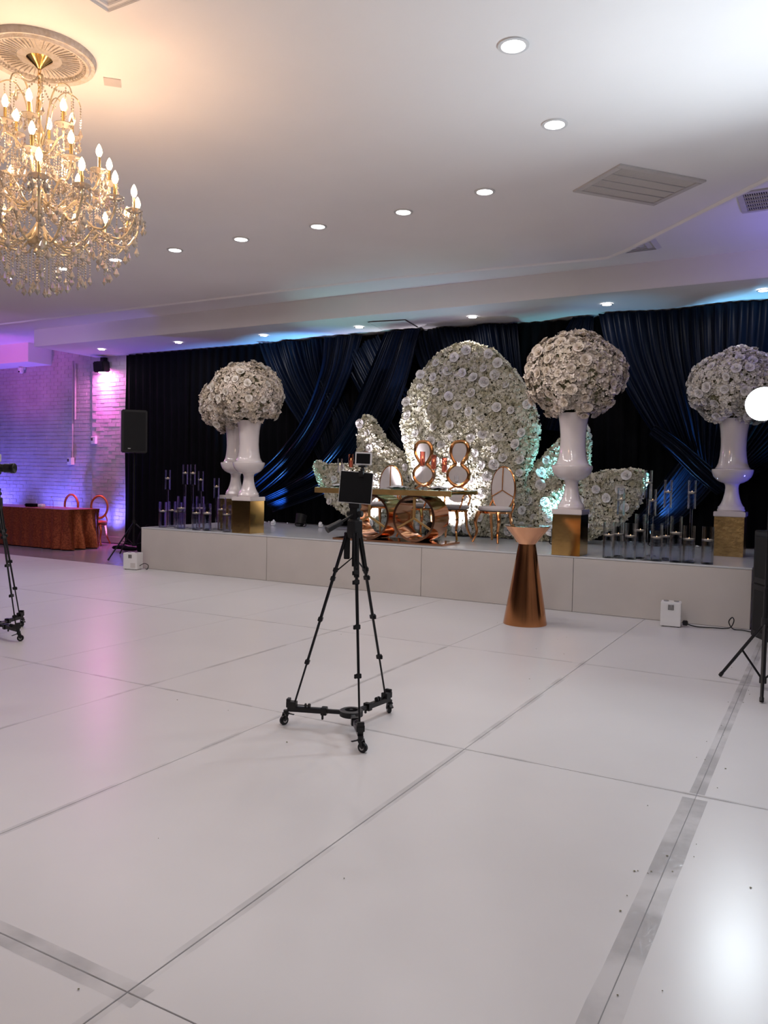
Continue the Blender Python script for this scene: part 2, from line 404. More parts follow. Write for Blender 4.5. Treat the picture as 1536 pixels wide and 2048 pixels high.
poly = [(-19.5, 9.24), (-5.2, 9.26), (-2.38, 9.5), (-2.11, 9.28), (-0.56, 7.63), (1.6, 5.35), (1.6, -6.1), (-19.5, -6.1)]
MB().slab(poly, HC, HC+0.05).build('dropped_panel', 'ceiling_paint', ceil, bevel=0.012)
# rounded lip along the edge of the dropped panel
MB().tube([(-19.4, 9.24, HC+.018), (-5.2, 9.26, HC+.018), (-2.38, 9.5, HC+.018), (-2.11, 9.28, HC+.018), (-0.56, 7.63, HC+.018), (1.6, 5.35, HC+.018)], 0.042, 10).build('edge_lip', 'ceiling_paint', ceil)
# bulkhead above the stage: fascia and soffit
struct(MB().box((-5.0, 11.05, (HS+HR)/2+0.01), (17.2, 1.6, HR-HS)).build('trim_1', 'ceiling_paint', bevel=0.006))
struct(MB().box((-17.3, 11.5, 4.02), (4.5, 0.6, 0.42)).build('trim_2', 'ceiling_paint', bevel=0.006))
# square plaster moulding on the ceiling at the top edge
m = MB(); x1, y1, s_ = -3.65, 3.23, 1.7
q = 2**.5; h_ = s_/2
m.lathe([((h_+o_)*q, z_) for o_, z_ in ((.055, 0), (.055, -.012), (.035, -.012), (.030, -.028), (.012, -.030), (.008, -.042), (-.010, -.042), (-.014, -.030), (-.035, -.026), (-.04, -.012), (-.055, -.012), (-.055, 0))], (0, 0, 0), 4, capb=False, capt=False)
m.v = [(x1+h_+(vx-vy)/q, y1-h_+(vx+vy)/q, HC+vz) for vx, vy, vz in m.v]
struct(m.build('trim_3', 'ceiling_paint', bevel=0.003))

# ================================================================== CEILING THINGS
# plaster medallion
m = MB().lathe([(0.385, 0), (0.385, -0.02), (0.375, -0.04), (0.35, -0.035), (0.335, -0.05), (0.315, -0.045), (0.305, -0.02), (0.20, -0.018), (0.10, -0.03), (0.07, -0.03)], (0, 0, 0), 64)
md = thing('ceiling_medallion', 'round carved plaster medallion on the ceiling above the chandelier', 'medallion', (-4.46, 3.40, HC))
m.build('plaster_disc', 'medallion', md)
m = MB()
for i in range(72):
    a = 2*PI*i/72; m.box((0.30*math.cos(a), 0.30*math.sin(a), -0.028), (0.016, 0.010, 0.02), a)
for i in range(48):
    a = 2*PI*i/48; m.box((0.21*math.cos(a), 0.21*math.sin(a), -0.022), (0.12, 0.006, 0.012), a)
m.build('carved_leaves', 'medallion', md, kind='stuff'); md.scale = (.88, .88, 1)
# small sensor plate
tag(MB().box((0, 0, -0.003), (0.11, 0.11, 0.006)).build('ceiling_plate', 'grille_paint', loc=(-4.32, 3.86, HC), rz=PI/4), 'small flush square plate on the ceiling right of the medallion', 'ceiling plate')

# downlights
def downlight(loc, label, r=0.095, grp='recessed ceiling downlights', first=[None]):
    if first[0] is None:
        t = thing('ceiling_downlight', label, 'downlight', loc, 0, grp)
        MB().lathe([(0.095, -0.001), (0.094, -0.008), (0.074, -0.010), (0.066, 0.0), (0.066, -0.002)], n=40, capb=False, capt=False).build('trim_ring', 'white_plastic', t)
        MB().lathe([(0.068, -0.006), (0.05, -0.008), (0.001, -0.009)], n=40, capb=False).build('lens', 'led_panel', t)
        first[0] = t; return t
    t = dup(first[0], loc, 0, label)
    return t
labs = ['recessed downlight nearest the top edge of the picture', 'second recessed downlight from the top, above the large ceiling grille',
        'rightmost recessed downlight of the long row, left of the large ceiling grille', 'second from the right in the long downlight row',
        'third from the right in the long downlight row', 'fourth from the right in the long downlight row',
        'fifth downlight of the long row, first one clear to the right of the chandelier', 'sixth downlight of the long row, behind the right crystals of the chandelier',
        'seventh downlight of the long row, under the middle of the chandelier', 'leftmost downlight of the long row at the left picture edge']
for (x, y), l in zip(downs, labs): downlight((x, y, HC), l)
labs = ['leftmost soffit downlight, above the pink wall spotlight', 'soffit downlight over the black curtain, second from the left',
        'soffit downlight above the left flower urns', 'soffit downlight just left of the soffit access panel', 'soffit downlight right of the soffit access panel above the tall petal',
        'soffit downlight above the flower ball in the middle right', 'soffit downlight at the right picture edge']
for (x, y), l in zip(soffs, labs):
    t = downlight((x, y, HS), l); t['group'] = 'soffit downlights over the stage'; t.scale = (.85, .85, .85)

def grille(name, label, loc, sx, sy, rz, n, bands, deep=0.02):
    t = thing(name, label, 'vent', loc, rz)
    m = MB(); fw = 0.055
    m.box((0, sy/2-fw/2, -0.008), (sx, fw, 0.016)); m.box((0, -sy/2+fw/2, -0.008), (sx, fw, 0.016))
    m.box((sx/2-fw/2, 0, -0.008), (fw, sy-2*fw, 0.016)); m.box((-sx/2+fw/2, 0, -0.008), (fw, sy-2*fw, 0.016))
    m.build('frame', 'grille_paint', t, bevel=0.003)
    MB().box((0, 0, -0.001), (sx-2*fw, sy-2*fw, 0.002)).build('backing', 'slat_dark', t)
    W = sx-2*fw; H = sy-2*fw
    m = MB()
    for b in range(1, bands): m.box((0, -H/2+H*b/bands, -0.009), (W, 0.012, 0.014))
    m.build('crossbar', 'grille_paint', t)
    sl = MB().box((0, 0, 0), (W/n*0.52, H, 0.002), R=Matrix.Rotation(0.5, 3, 'Y')).build('slat', 'grille_paint', t, (-W/2+W/n/2, 0, -0.007))
    for i in range(1, n): link('slat', sl.data, t, (-W/2+W/n*(i+.5), 0, -0.007))
    return t
grille('return_air_grille', 'large square return air grille set diagonally in the ceiling', (-1.58, 7.31, HC), 0.90, 0.68, math.radians(50), 44, 4)
grille('ceiling_vent', 'small louvred vent in the raised violet ceiling at the right edge', (-0.56, 8.46, HR), 0.62, 0.62, 0, 26, 5)
# square diffuser
t = thing('air_diffuser', 'square multi-cone air diffuser half hidden by the ceiling edge', 'vent', (-2.10, 9.38, HR))
for k, s_ in enumerate((0.60, 0.44, 0.29, 0.14)):
    m = MB(); h = s_/2; g = 0.05
    o_ = [(-h, -h), (h, -h), (h, h), (-h, h)]; i_ = [(a*(h-g)/h, b*(h-g)/h) for a, b in o_]
    m.add([(a, b, -0.004-0.004*k) for a, b in o_]+[(a, b, -0.03) for a, b in i_], [(i, (i+1) % 4, 4+(i+1) % 4, 4+i) for i in range(4)])
    m.build('louvre_ring', 'white_plastic', t, smooth=False)
# soffit access panel
t = thing('access_panel', 'flush square access panel in the soffit over the stage', 'access panel', (-6.05, 11.0, HS), 0.15)
MB().box((0, 0, -0.002), (0.62, 0.62, 0.004)).build('gap_frame', 'slat_dark', t)
MB().box((0, 0, -0.004), (0.60, 0.60, 0.006)).build('door_leaf', 'ceiling_paint', t)

# ================================================================== CHANDELIER
ch = thing('crystal_chandelier', 'large gilt crystal chandelier with lit candle bulbs at top left', 'chandelier', (-4.46, 3.40, HC))
MB().lathe([(0.075, 0.0), (0.078, -0.03), (0.06, -0.045), (0.03, -0.07), (0.012, -0.09)], n=24).build('canopy', 'gold_mirror', ch)
m = MB()
for i in range(12):
    p = (0, 0, -0.09-0.028*i); a = i*PI/2
    m.tube([(0.011*math.cos(t_)*math.cos(a), 0.011*math.cos(t_)*math.sin(a), p[2]-0.014+0.019*math.sin(t_)) for t_ in np.linspace(0, 2*PI, 8, endpoint=False)], 0.003, 5, closed=True)
m.build('chain', 'gold_mirror', ch)
# stem (z relative to ceiling)
MB().lathe([(0.008, -0.42), (0.02, -0.45), (0.035, -0.5), (0.014, -0.54), (0.022, -0.62), (0.03, -0.66), (0.012, -0.7), (0.016, -0.8), (0.04, -0.85), (0.045, -0.9), (0.018, -0.95), (0.02, -1.05), (0.05, -1.10), (0.075, -1.15), (0.065, -1.19), (0.03, -1.215), (0.035, -1.235), (0.012, -1.26)], n=20).build('stem', 'gold_crystal', ch)
arm_profiles = {
    'low': (16, [(0.05, -1.12), (0.16, -1.20), (0.27, -1.17), (0.36, -1.07), (0.44, -1.12), (0.53, -1.13), (0.60, -1.03), (0.60, -0.965)]),
    'mid': (12, [(0.03, -0.90), (0.12, -0.96), (0.22, -0.88), (0.30, -0.84), (0.38, -0.86), (0.42, -0.79), (0.42, -0.755)]),
    'top': (6, [(0.02, -0.60), (0.08, -0.62), (0.15, -0.55), (0.20, -0.53), (0.20, -0.475)])}
drop_strand = {}
def strand_mesh(n, r=0.0075, drop=0.028):
    m = MB(); z = 0
    for i in range(n): m.bead((0, 0, -0.012-0.017*i), r, 0.0085)
    zz = -0.017*n-0.012
    m.add([(0, 0, zz+0.006)]+[(drop*0.72*math.cos(2*PI*i/6), drop*0.5*math.sin(2*PI*i/6), zz-0.036) for i in range(6)]+[(0, 0, zz-0.06)],
          [(0, i+1, (i+1) % 6+1) for i in range(6)]+[(7, (i+1) % 6+1, i+1) for i in range(6)])
    me = bpy.data.meshes.new('crystal_strand'); me.from_pydata(m.v, [], m.f); me.materials.append(M['crystal']); me.update(); return me
for n in (3, 5, 8, 11, 14): drop_strand[n] = strand_mesh(n)
bob = MB().lathe([(0.012, -0.012), (0.03, -0.006), (0.056, 0.010), (0.054, 0.014), (0.026, 0.0), (0.010, -0.002)], n=16, capb=False, capt=False)
for i in range(8):
    a = 2*PI*i/8
    bob.bead((0.050*math.cos(a), 0.050*math.sin(a), -0.012), 0.008, 0.014); bob.bead((0.050*math.cos(a), 0.050*math.sin(a), -0.048), 0.012, 0.026)
protos = {}
for key, (n, prof) in arm_profiles.items():
    off = {'low': 0.13, 'mid': 0.3, 'top': 0.1}[key]
    for i in range(n):
        a = 2*PI*i/n+off
        if key not in protos:
            pts = bez([(r, 0, z) for r, z in prof], 22)
            arm = MB().tube(pts, 0.0075 if key != 'top' else 0.006, 8).build('arm', 'gold_crystal', ch, rz=a)
            x, z = prof[-1]
            sub = [bob.build('bobeche', 'crystal', arm, (x, 0, z)) if 'b' not in protos else link('bobeche', protos['b'], arm, (x, 0, z))]
            protos['b'] = sub[0].data
            if 's' not in protos:
                protos['s'] = MB().lathe([(0.009, 0), (0.011, 0.012), (0.0095, 0.016), (0.0095, 0.092), (0.006, 0.094)], n=12).build('candle_sleeve', 'gold_mirror', arm, (x, 0, z)).data
                protos['l'] = MB().lathe([(0.007, 0.0), (0.014, 0.010), (0.020, 0.028), (0.017, 0.048), (0.008, 0.070), (0.001, 0.080)], n=12).build('bulb', 'bulb', arm, (x, 0, z+0.094)).data
            else:
                link('candle_sleeve', protos['s'], arm, (x, 0, z)); link('bulb', protos['l'], arm, (x, 0, z+0.094))
            protos[key] = arm
        else:
            arm = protos[key].copy(); C.objects.link(arm); arm.rotation_euler = (0, 0, a)
            for c_ in protos[key].children:
                d = c_.copy(); C.objects.link(d); d.parent = arm
        # hanging strands from this arm
        for (r, z, k) in {'low': [(0.60, -1.03, 5), (0.55, -1.10, 3), (0.47, -1.13, 8), (0.40, -1.08, 5), (0.33, -1.09, 5), (0.26, -1.17, 11)], 'mid': [(0.42, -0.80, 5), (0.35, -0.85, 5), (0.27, -0.85, 8), (0.2, -0.88, 8)], 'top': [(0.2, -0.54, 5), (0.12, -.58, 8)]}[key]:
            link('crystal_strand', drop_strand[k], ch, (r*math.cos(a+.03), r*math.sin(a+.03), z), rz=rnd.uniform(0, 3))
for (r, n, k, z) in ((0.06, 5, 14, -1.20), (0.13, 8, 14, -1.19), (0.20, 9, 11, -1.19), (0.43, 14, 11, -1.11)):
    for i in range(n):
        a = 2*PI*(i+rnd.uniform(-.2, .2))/n; link('crystal_strand', drop_strand[k], ch, (r*math.cos(a), r*math.sin(a), z+rnd.uniform(-.02, .02)), rz=rnd.uniform(0, 3))
# draped bead chains
def garland(p, q, sag, n):
    m = MB(); p = Vector(p); q = Vector(q)
    for i in range(n):
        t_ = (i+.5)/n; c_ = p.lerp(q, t_); c_.z -= sag*4*t_*(1-t_); m.bead(c_, 0.0078, 0.009)
    return m
def ringpt(r, a, z): return (r*math.cos(a), r*math.sin(a), z)
g1 = g2 = g3 = None
for i in range(16):
    a = 2*PI*i/16+0.13
    if i == 0: g1 = garland(ringpt(.6, 0, -.975), ringpt(.6, 2*PI/16, -.975), 0.07, 15).build('crystal_strand', 'crystal', ch, rz=a, smooth=False, recalc=False)
    else: link('crystal_strand', g1.data, ch, rz=a)
    if i == 0: g3 = garland(ringpt(.42, 0, -.77), ringpt(.6, .05, -.98), 0.09, 18).build('crystal_strand', 'crystal', ch, rz=a, smooth=False, recalc=False)
    else: link('crystal_strand', g3.data, ch, rz=a)
for i in range(12):
    a = 2*PI*i/12+0.3
    if i == 0: g2 = garland(ringpt(.42, 0, -.765), ringpt(.42, 2*PI/12, -.765), 0.06, 14).build('crystal_strand', 'crystal', ch, rz=a, smooth=False, recalc=False)
    else: link('crystal_strand', g2.data, ch, rz=a)
    if i == 0: g4 = garland(ringpt(.2, 0, -.50), ringpt(.42, .05, -.77), 0.08, 18).build('crystal_strand', 'crystal', ch, rz=a, smooth=False, recalc=False)
    else: link('crystal_strand', g4.data, ch, rz=a)
    if i == 0: g5 = garland(ringpt(.04, 0, -.92), ringpt(.36, .05, -1.06), 0.10, 18).build('crystal_strand', 'crystal', ch, rz=a, smooth=False, recalc=False)
    else: link('crystal_strand', g5.data, ch, rz=a)
# inner curtain of crystal chains between the tiers
g7 = None
for i in range(22):
    a = 2*PI*i/22
    if g7 is None: g7 = garland(ringpt(.03, 0, -.62), ringpt(.30, .1, -.84), 0.07, 20).build('crystal_strand', 'crystal', ch, rz=a, smooth=False, recalc=False)
    else: link('crystal_strand', g7.data, ch, rz=a)
    link('crystal_strand', drop_strand[8], ch, ringpt(.16, a, -.62)); link('crystal_strand', drop_strand[5], ch, ringpt(.52, a+.1, -.98)); link('crystal_strand', drop_strand[8], ch, ringpt(.34, a+.1, -.90))
# plume arms at the crown
pl = None
for i in range(8):
    a = 2*PI*i/8+0.2
    if pl is None:
        pl = MB().tube(bez([(0.02, 0, -0.56), (0.06, 0, -0.42), (0.09, 0, -0.28), (0.15, 0, -0.20), (0.22, 0, -0.22), (0.245, 0, -0.27)], 18), 0.007, 6, flat=0.45).build('plume', 'gold_crystal', ch, rz=a)
    else: link('plume', pl.data, ch, rz=a)
    link('crystal_strand', drop_strand[8], ch, ringpt(.245, a, -0.27)); link('crystal_strand', drop_strand[5], ch, ringpt(.20, a, -0.22))
    if i % 2 == 0:
        if i == 0: g6 = garland(ringpt(.012, 0, -.14), ringpt(.2, 0, -.24), 0.03, 12).build('crystal_strand', 'crystal', ch, rz=a+.2, smooth=False, recalc=False)
        else: link('crystal_strand', g6.data, ch, rz=a+.2)
for k in range(6):
    a = k*PI/3+.4; point('bulb_lamp', (-4.46+.52*math.cos(a), 3.40+.52*math.sin(a), HC-.86), 4.3, (1.0, 0.62, 0.38), 0.03)
for k in range(3):
    a = k*2*PI/3; point('bulb_lamp', (-4.46+.3*math.cos(a), 3.40+.3*math.sin(a), HC-.64), 5.0, (1.0, 0.62, 0.38), 0.03)

# ================================================================== STAGE
SX0, SX1, SY0, SY1 = -9.35, -0.66, 8.97, 11.62
st = thing('stage', 'low white stage platform with a panelled front along the back wall', 'stage', (0, 0, 0))
dk = MB().box(((SX0+SX1)/2, (SY0+SY1)/2, ZS-0.01), (SX1-SX0, SY1-SY0, 0.02)).build('deck', 'deck_white', st, bevel=0.003)
xs = [SX0, -6.9, -4.46, -2.52, SX1]
for a, b in zip(xs, xs[1:]):
    MB().box(((a+b)/2, SY0+0.012, (ZS-0.02)/2), (b-a-0.005, 0.02, ZS-0.024)).build('front_panel', 'stage_white', st, bevel=0.002)
MB().box((SX0+.012, (SY0+SY1)/2+.02, (ZS-.02)/2), (0.02, SY1-SY0-.05, ZS-.024)).build('side_panel', 'stage_white', st)
MB().box((SX1-.012, (SY0+SY1)/2+.02, (ZS-.02)/2), (0.02, SY1-SY0-.05, ZS-.024)).build('side_panel', 'stage_white', st)

# ================================================================== DRAPES
bc = thing('backdrop_curtain', 'floor length black backdrop curtain across the back of the stage', 'curtain', (0, 11.66, 0))
x = -12.62
while x < 2.6:
    wd = 1.72; m = MB(); nx, nz = 44, 10; vs = []
    for j in range(nz+1):
        for i in range(nx+1):
            u = i/nx; zz = (0.01 if (x < -9.4 or x > -0.7) else ZS+0.012)
            z = zz+(HS-0.01-zz)*j/nz
            vs.append((x+u*wd, 0.035*math.sin(u*2*PI*9+0.4*math.sin(j*.8+x))+0.012*math.sin(u*53+x), z))
    m.add(vs, [(j*(nx+1)+i, j*(nx+1)+i+1, (j+1)*(nx+1)+i+1, (j+1)*(nx+1)+i) for j in range(nz) for i in range(nx)])
    m.build('curtain_panel', 'black_cloth', bc, recalc=False, ang=180)
    x += wd-0.02
def swag(name, label, Lp, Rp, pleats, amp, y, nu=None, nv=30):
    A = bez([(a, 0, b) for a, b in Lp], nv); B = bez([(a, 0, b) for a, b in Rp], nv)
    nu = nu or pleats*6; vs = []
    ph = rnd.uniform(0, 6)
    for j in range(nv):
        for i in range(nu+1):
            u = i/nu; p = A[j].lerp(B[j], u); wloc = (B[j]-A[j]).length
            aa = min(amp, wloc/pleats*0.42)
            s_ = math.sin(u*2*PI*pleats+ph+0.5*math.sin(j*.25+u*5)); s2 = math.sin(u*2*PI*pleats*2.3+ph*2+j*.1)
            big = min(0.07, wloc*0.06)*math.sin(u*2*PI*2.6+ph*3+j*.05)
            vs.append((p.x, y-big-aa*(abs(s_)**0.8*(1 if s_ > 0 else -1))-aa*.35*s2-0.05*math.sin(PI*j/(nv-1)), p.z))
    m = MB().add(vs, [(j*(nu+1)+i, j*(nu+1)+i+1, (j+1)*(nu+1)+i+1, (j+1)*(nu+1)+i) for j in range(nv-1) for i in range(nu)])
    o = m.build(name, 'navy_satin', recalc=False, ang=180)
    return tag(o, label, 'drape', 'navy satin swags over the black backdrop')
swag('satin_swag', 'wide navy satin swag falling rightwards behind the left flower urns', [(-9.05, 3.86), (-8.75, 3.3), (-8.35, 2.7), (-8.0, 2.2), (-7.75, 1.75)], [(-7.55, 3.86), (-7.45, 3.3), (-7.25, 2.85), (-7.1, 2.45), (-7.25, 2.0)], 20, 0.035, 11.54)
swag('satin_swag', 'navy satin swag gathered diagonally down to the left urn from the soffit', [(-7.6, 3.86), (-7.65, 3.3), (-8.0, 2.5), (-8.6, 1.85), (-9.3, 1.35)], [(-6.9, 3.86), (-7.1, 3.2), (-7.5, 2.4), (-8.1, 1.6), (-8.9, 1.0)], 11, 0.04, 11.46)
swag('satin_swag', 'long blue-lit satin swag curving down left between urn and flower wall', [(-6.4, 3.86), (-6.75, 3.1), (-7.2, 2.3), (-7.9, 1.6), (-8.9, 1.12)], [(-5.75, 3.86), (-5.95, 3.0), (-6.3, 2.2), (-7.0, 1.4), (-8.6, 0.82)], 17, 0.04, 11.38)
swag('satin_swag', 'dark satin swag crossing down right towards the left petals', [(-7.3, 3.5), (-7.0, 3.0), (-6.6, 2.4), (-6.2, 1.9)], [(-6.6, 3.86), (-6.2, 3.2), (-5.8, 2.7), (-5.5, 2.2)], 13, 0.025, 11.50)
swag('satin_swag', 'navy satin swag falling behind the left shoulder of the tall petal', [(-6.0, 3.87), (-5.8, 3.3), (-5.45, 2.7), (-5.1, 2.2)], [(-4.2, 3.87), (-4.1, 3.3), (-4.0, 2.7), (-3.9, 2.2)], 20, 0.025, 11.52)
swag('satin_swag', 'satin swag spreading down left from the right gather point above the flower ball', [(-3.35, 3.87), (-3.8, 3.1), (-4.2, 2.3)], [(-3.05, 3.87), (-3.05, 3.1), (-3.3, 2.2)], 15, 0.02, 11.50)
swag('satin_swag', 'very wide navy swag sweeping down right to the tall candle stands', [(-2.95, 3.87), (-2.75, 3.2), (-2.3, 2.4), (-1.9, 1.9), (-1.45, 1.5)], [(1.4, 3.87), (1.1, 3.2), (0.4, 2.5), (-0.4, 1.9), (-1.25, 1.42)], 30, 0.03, 11.46)
swag('satin_swag', 'blue-lit satin tail gathered low behind the right candle stands', [(-1.75, 1.9), (-1.95, 1.6), (-2.2, 1.2), (-2.35, 1.0)], [(-1.25, 1.6), (-1.45, 1.3), (-1.8, 0.95), (-2.15, 0.8)], 13, 0.035, 11.42)
swag('satin_swag', 'narrow bright blue satin band crossing above the right candle stands', [(-2.2, 2.15), (-1.9, 1.9), (-1.6, 1.6), (-1.3, 1.35)], [(-2.1, 2.3), (-1.75, 2.05), (-1.4, 1.75), (-1.1, 1.45)], 6, 0.03, 11.34)

# ================================================================== FLOWERS
def petal_patch(m, ang, r0, r1, z0, z1, wdt, curl, nr=3):
    ca, sa = math.cos(ang), math.sin(ang); vs = []
    for k in range(nr):
        t = k/(nr-1); r = r0+(r1-r0)*t**0.8; z = z0+(z1-z0)*math.sin(t*PI*0.55)
        ww = wdt*math.sin(PI*(0.22+0.5*t))
        for j in (-1, 0, 1):
            rr = r-abs(j)*curl*(0.5+t*.5); x = rr*ca-ww*j*sa; y = rr*sa+ww*j*ca; vs.append((x, y, z+(0 if j == 0 else -0.08*(z1-z0)*t)))
    m.add(vs, [(k*3+j, k*3+j+1, (k+1)*3+j+1, (k+1)*3+j) for k in range(nr-1) for j in range(2)])
def rose_mesh(name, ms):
    m = MB()
    for i in range(5): petal_patch(m, 2*PI*i/5, 0.012, 0.062, 0.0, 0.022, 0.036, 0.008)
    for i in range(4): petal_patch(m, 2*PI*i/4+.5, 0.010, 0.040, 0.004, 0.034, 0.026, 0.008, 2)
    for i in range(3): petal_patch(m, 2*PI*i/3+.2, 0.006, 0.020, 0.010, 0.040, 0.018, 0.006, 2)
    m.cyl((0, 0, 0.0), (0, 0, 0.036), 0.012, 0.007, 5)
    o = m.build(name, ms, recalc=False, ang=60); me = o.data; bpy.data.objects.remove(o); return me
ROSE_W = rose_mesh('rose', 'petal_white'); ROSE_P = rose_mesh('rose', 'petal'); ROSE_K = rose_mesh('rose', 'petal_pink')
def floret_cloud(name, pts, nrm, size, ms, parent, seed=1):
    g = np.random.default_rng(seed); n = len(pts); P = np.array(pts, float); Nn = np.array(nrm, float)
    Nn += g.normal(0, 0.45, Nn.shape); Nn /= np.linalg.norm(Nn, axis=1)[:, None]
    t = np.cross(Nn, g.normal(0, 1, Nn.shape)); t /= np.linalg.norm(t, axis=1)[:, None]; b = np.cross(Nn, t)
    s = size*g.uniform(0.7, 1.35, n)[:, None]
    V = [P-Nn*s*0.3]
    for k in range(4):
        a = k*PI/2; d = t*math.cos(a)+b*math.sin(a); e = -t*math.sin(a)+b*math.cos(a)
        V += [P+(d*0.55+e*0.42)*s+Nn*s*0.25, P+d*s*1.0+Nn*s*g.uniform(-.25, .5, n)[:, None], P+(d*0.55-e*0.42)*s+Nn*s*0.25]
    V = np.stack(V, 1).reshape(-1, 3)
    F = np.array([[0, 1+3*k, 2+3*k, 3+3*k] for k in range(4)])
    F = (F[None]+np.arange(n)[:, None, None]*13).reshape(-1, 4)
    me = bpy.data.meshes.new(name); me.vertices.add(len(V)); me.vertices.foreach_set('co', V.ravel())
    me.loops.add(len(F)*4); me.loops.foreach_set('vertex_index', F.ravel().astype(np.int32))
    me.polygons.add(len(F)); me.polygons.foreach_set('loop_start', np.arange(0, len(F)*4, 4, dtype=np.int32)); me.polygons.foreach_set('loop_total', np.full(len(F), 4, dtype=np.int32))
    me.update(calc_edges=True); me.materials.append(M[ms])
    return link(name, me, parent, kind='stuff')
def nrm_rot(n, spin):
    return (Vector(n).to_track_quat('Z', 'Y').to_matrix() @ Matrix.Rotation(spin, 3, 'Z')).to_euler()

EGG = [(-4.722, 3.511), (-4.364, 3.380), (-4.010, 3.037), (-3.759, 2.637), (-3.645, 2.280), (-3.666, 1.997), (-3.745, 1.676), (-3.815, 1.496), (-3.715, 0.66), (-5.137, 0.66), (-5.405, 1.159), (-5.586, 1.539), (-5.752, 1.923), (-5.832, 2.311), (-5.771, 2.695), (-5.580, 3.033), (-5.249, 3.357), (-4.964, 3.489)]
LU = [(-6.563, 2.488), (-6.422, 2.421), (-6.185, 2.085), (-5.910, 1.888), (-5.684, 1.655), (-5.372, 1.312), (-5.184, 0.66), (-6.060, 0.66), (-6.532, 1.121), (-6.652, 1.441), (-6.682, 1.926), (-6.672, 2.329)]
LL = [(-7.361, 1.738), (-7.183, 1.674), (-6.705, 1.679), (-6.150, 1.528), (-5.612, 1.154), (-5.257, 0.66), (-6.128, 0.66), (-6.687, 0.839), (-7.074, 1.066), (-7.275, 1.387), (-7.378, 1.590)]
RU = [(-2.988, 2.278), (-2.939, 2.069), (-2.943, 1.514), (-3.101, 0.950), (-3.452, 0.66), (-3.900, 0.66), (-3.925, 1.495), (-3.634, 1.787), (-3.350, 2.071), (-3.107, 2.279)]
RL = [(-2.132, 1.628), (-2.116, 1.529), (-2.214, 1.196), (-2.434, 0.953), (-2.830, 0.709), (-3.389, 0.66), (-3.755, 0.66), (-3.479, 1.222), (-3.062, 1.511), (-2.723, 1.619), (-2.326, 1.658)]
def inside(p, poly):
    x, z = p; c = False; n = len(poly)
    for i in range(n):
        x1, z1 = poly[i]; x2, z2 = poly[i-1]
        if (z1 > z) != (z2 > z) and x < (x2-x1)*(z-z1)/(z2-z1)+x1: c = not c
    return c
def edge_dist(p, poly):
    P = Vector(p); d = 9
    for i in range(len(poly)):
        a = Vector(poly[i-1]); b = Vector(poly[i]); ab = b-a; t = max(0, min(1, (P-a).dot(ab)/ab.length_squared)); d = min(d, (P-a-ab*t).length)
    return d
fw = thing('flower_wall', 'large white rose and hydrangea flower wall shaped like a lotus of petals', 'flower wall', (0, 0, 0))
g = np.random.default_rng(3)
panels = [(EGG, 10.95, 78), (LU, 11.05, 14), (LL, 10.85, 12), (RU, 11.05, 12), (RL, 10.85, 16)]
total = 0
for pi_, (poly, y, nrose) in enumerate(panels):
    xs_ = [p[0] for p in poly]; zs_ = [p[1] for p in poly]
    pan = MB().prism([(p[0], p[1]) for p in poly], y, y+0.07).build('petal_panel', 'foam', fw, smooth=False)
    A = (max(xs_)-min(xs_))*(max(zs_)-min(zs_)); n = int(A*2300); P = []; Nn = []
    for _ in range(n):
        p = (g.uniform(min(xs_), max(xs_)), g.uniform(min(zs_), max(zs_)))
        if inside(p, poly):
            d = edge_dist(p, poly); bul = 0.05*(1-math.exp(-d/0.06))+0.02*math.sin(p[0]*9+p[1]*7)
            P.append((p[0], y-0.01-bul+g.uniform(-.022, .018), p[1])); Nn.append((0, -1, 0.1))
    # rim
    for i in range(len(poly)):
        a = Vector(poly[i-1]); b = Vector(poly[i]); L = (b-a).length; nn = Vector((b.y-a.y, -(b.x-a.x))); nn.normalize()
        mid = (a+b)/2+nn*0.02
        if inside(tuple(mid), poly): nn = -nn
        for _ in range(int(L*150)):
            q = a.lerp(b, g.uniform()); P.append((q.x+nn.x*g.uniform(-.01, .02), y+g.uniform(-0.03, .08), max(q.y+nn.y*g.uniform(-.01, .02), ZS+0.03))); Nn.append((nn.x, -0.5, nn.y))
    floret_cloud('hydrangea_florets', P, Nn, 0.027, 'petal_wall', fw, 5+pi_)
    placed = []; tries = 0
    while len(placed) < nrose and tries < 6000:
        tries += 1
        p = (g.uniform(min(xs_), max(xs_)), g.uniform(min(zs_), max(zs_)))
        if inside(p, poly) and edge_dist(p, poly) > 0.03 and all((p[0]-q[0])**2+(p[1]-q[1])**2 > 0.172**2 for q in placed) and p[1] > ZS+.08: placed.append(p)
    for p in placed:
        s_ = g.uniform(0.95, 1.35)
        o = link('rose', ROSE_W, fw, (p[0], y-0.075, p[1]), rot=nrm_rot((g.uniform(-.3, .3), -1, g.uniform(-.1, .45)), g.uniform(0, 6))); o.scale = (s_, s_, s_)

# plinth + urn + flower ball
UP = [(0.0, 0.0), (0.155, 0.0), (0.158, 0.022), (0.150, 0.030), (0.148, 0.055), (0.135, 0.065), (0.115, 0.10), (0.095, 0.155), (0.080, 0.22), (0.074, 0.28), (0.078, 0.315), (0.092, 0.335), (0.13, 0.345), (0.175, 0.372), (0.213, 0.415), (0.230, 0.462), (0.236, 0.492), (0.232, 0.502), (0.205, 0.508), (0.185, 0.53), (0.165, 0.575), (0.150, 0.66), (0.143, 0.76), (0.145, 0.86), (0.153, 0.96), (0.166, 1.04), (0.180, 1.09), (0.184, 1.105), (0.172, 1.105), (0.155, 1.04), (0.0, 1.03)]
def make_plinth(loc, label, m_='gold_mirror', rz=0):
    o = MB().box((0, 0, 0.235), (0.33, 0.33, 0.47)).build('gold_plinth', m_, loc=loc, rz=rz, bevel=0.003)
    return tag(o, label, 'plinth', 'gold mirror plinths under the urns')
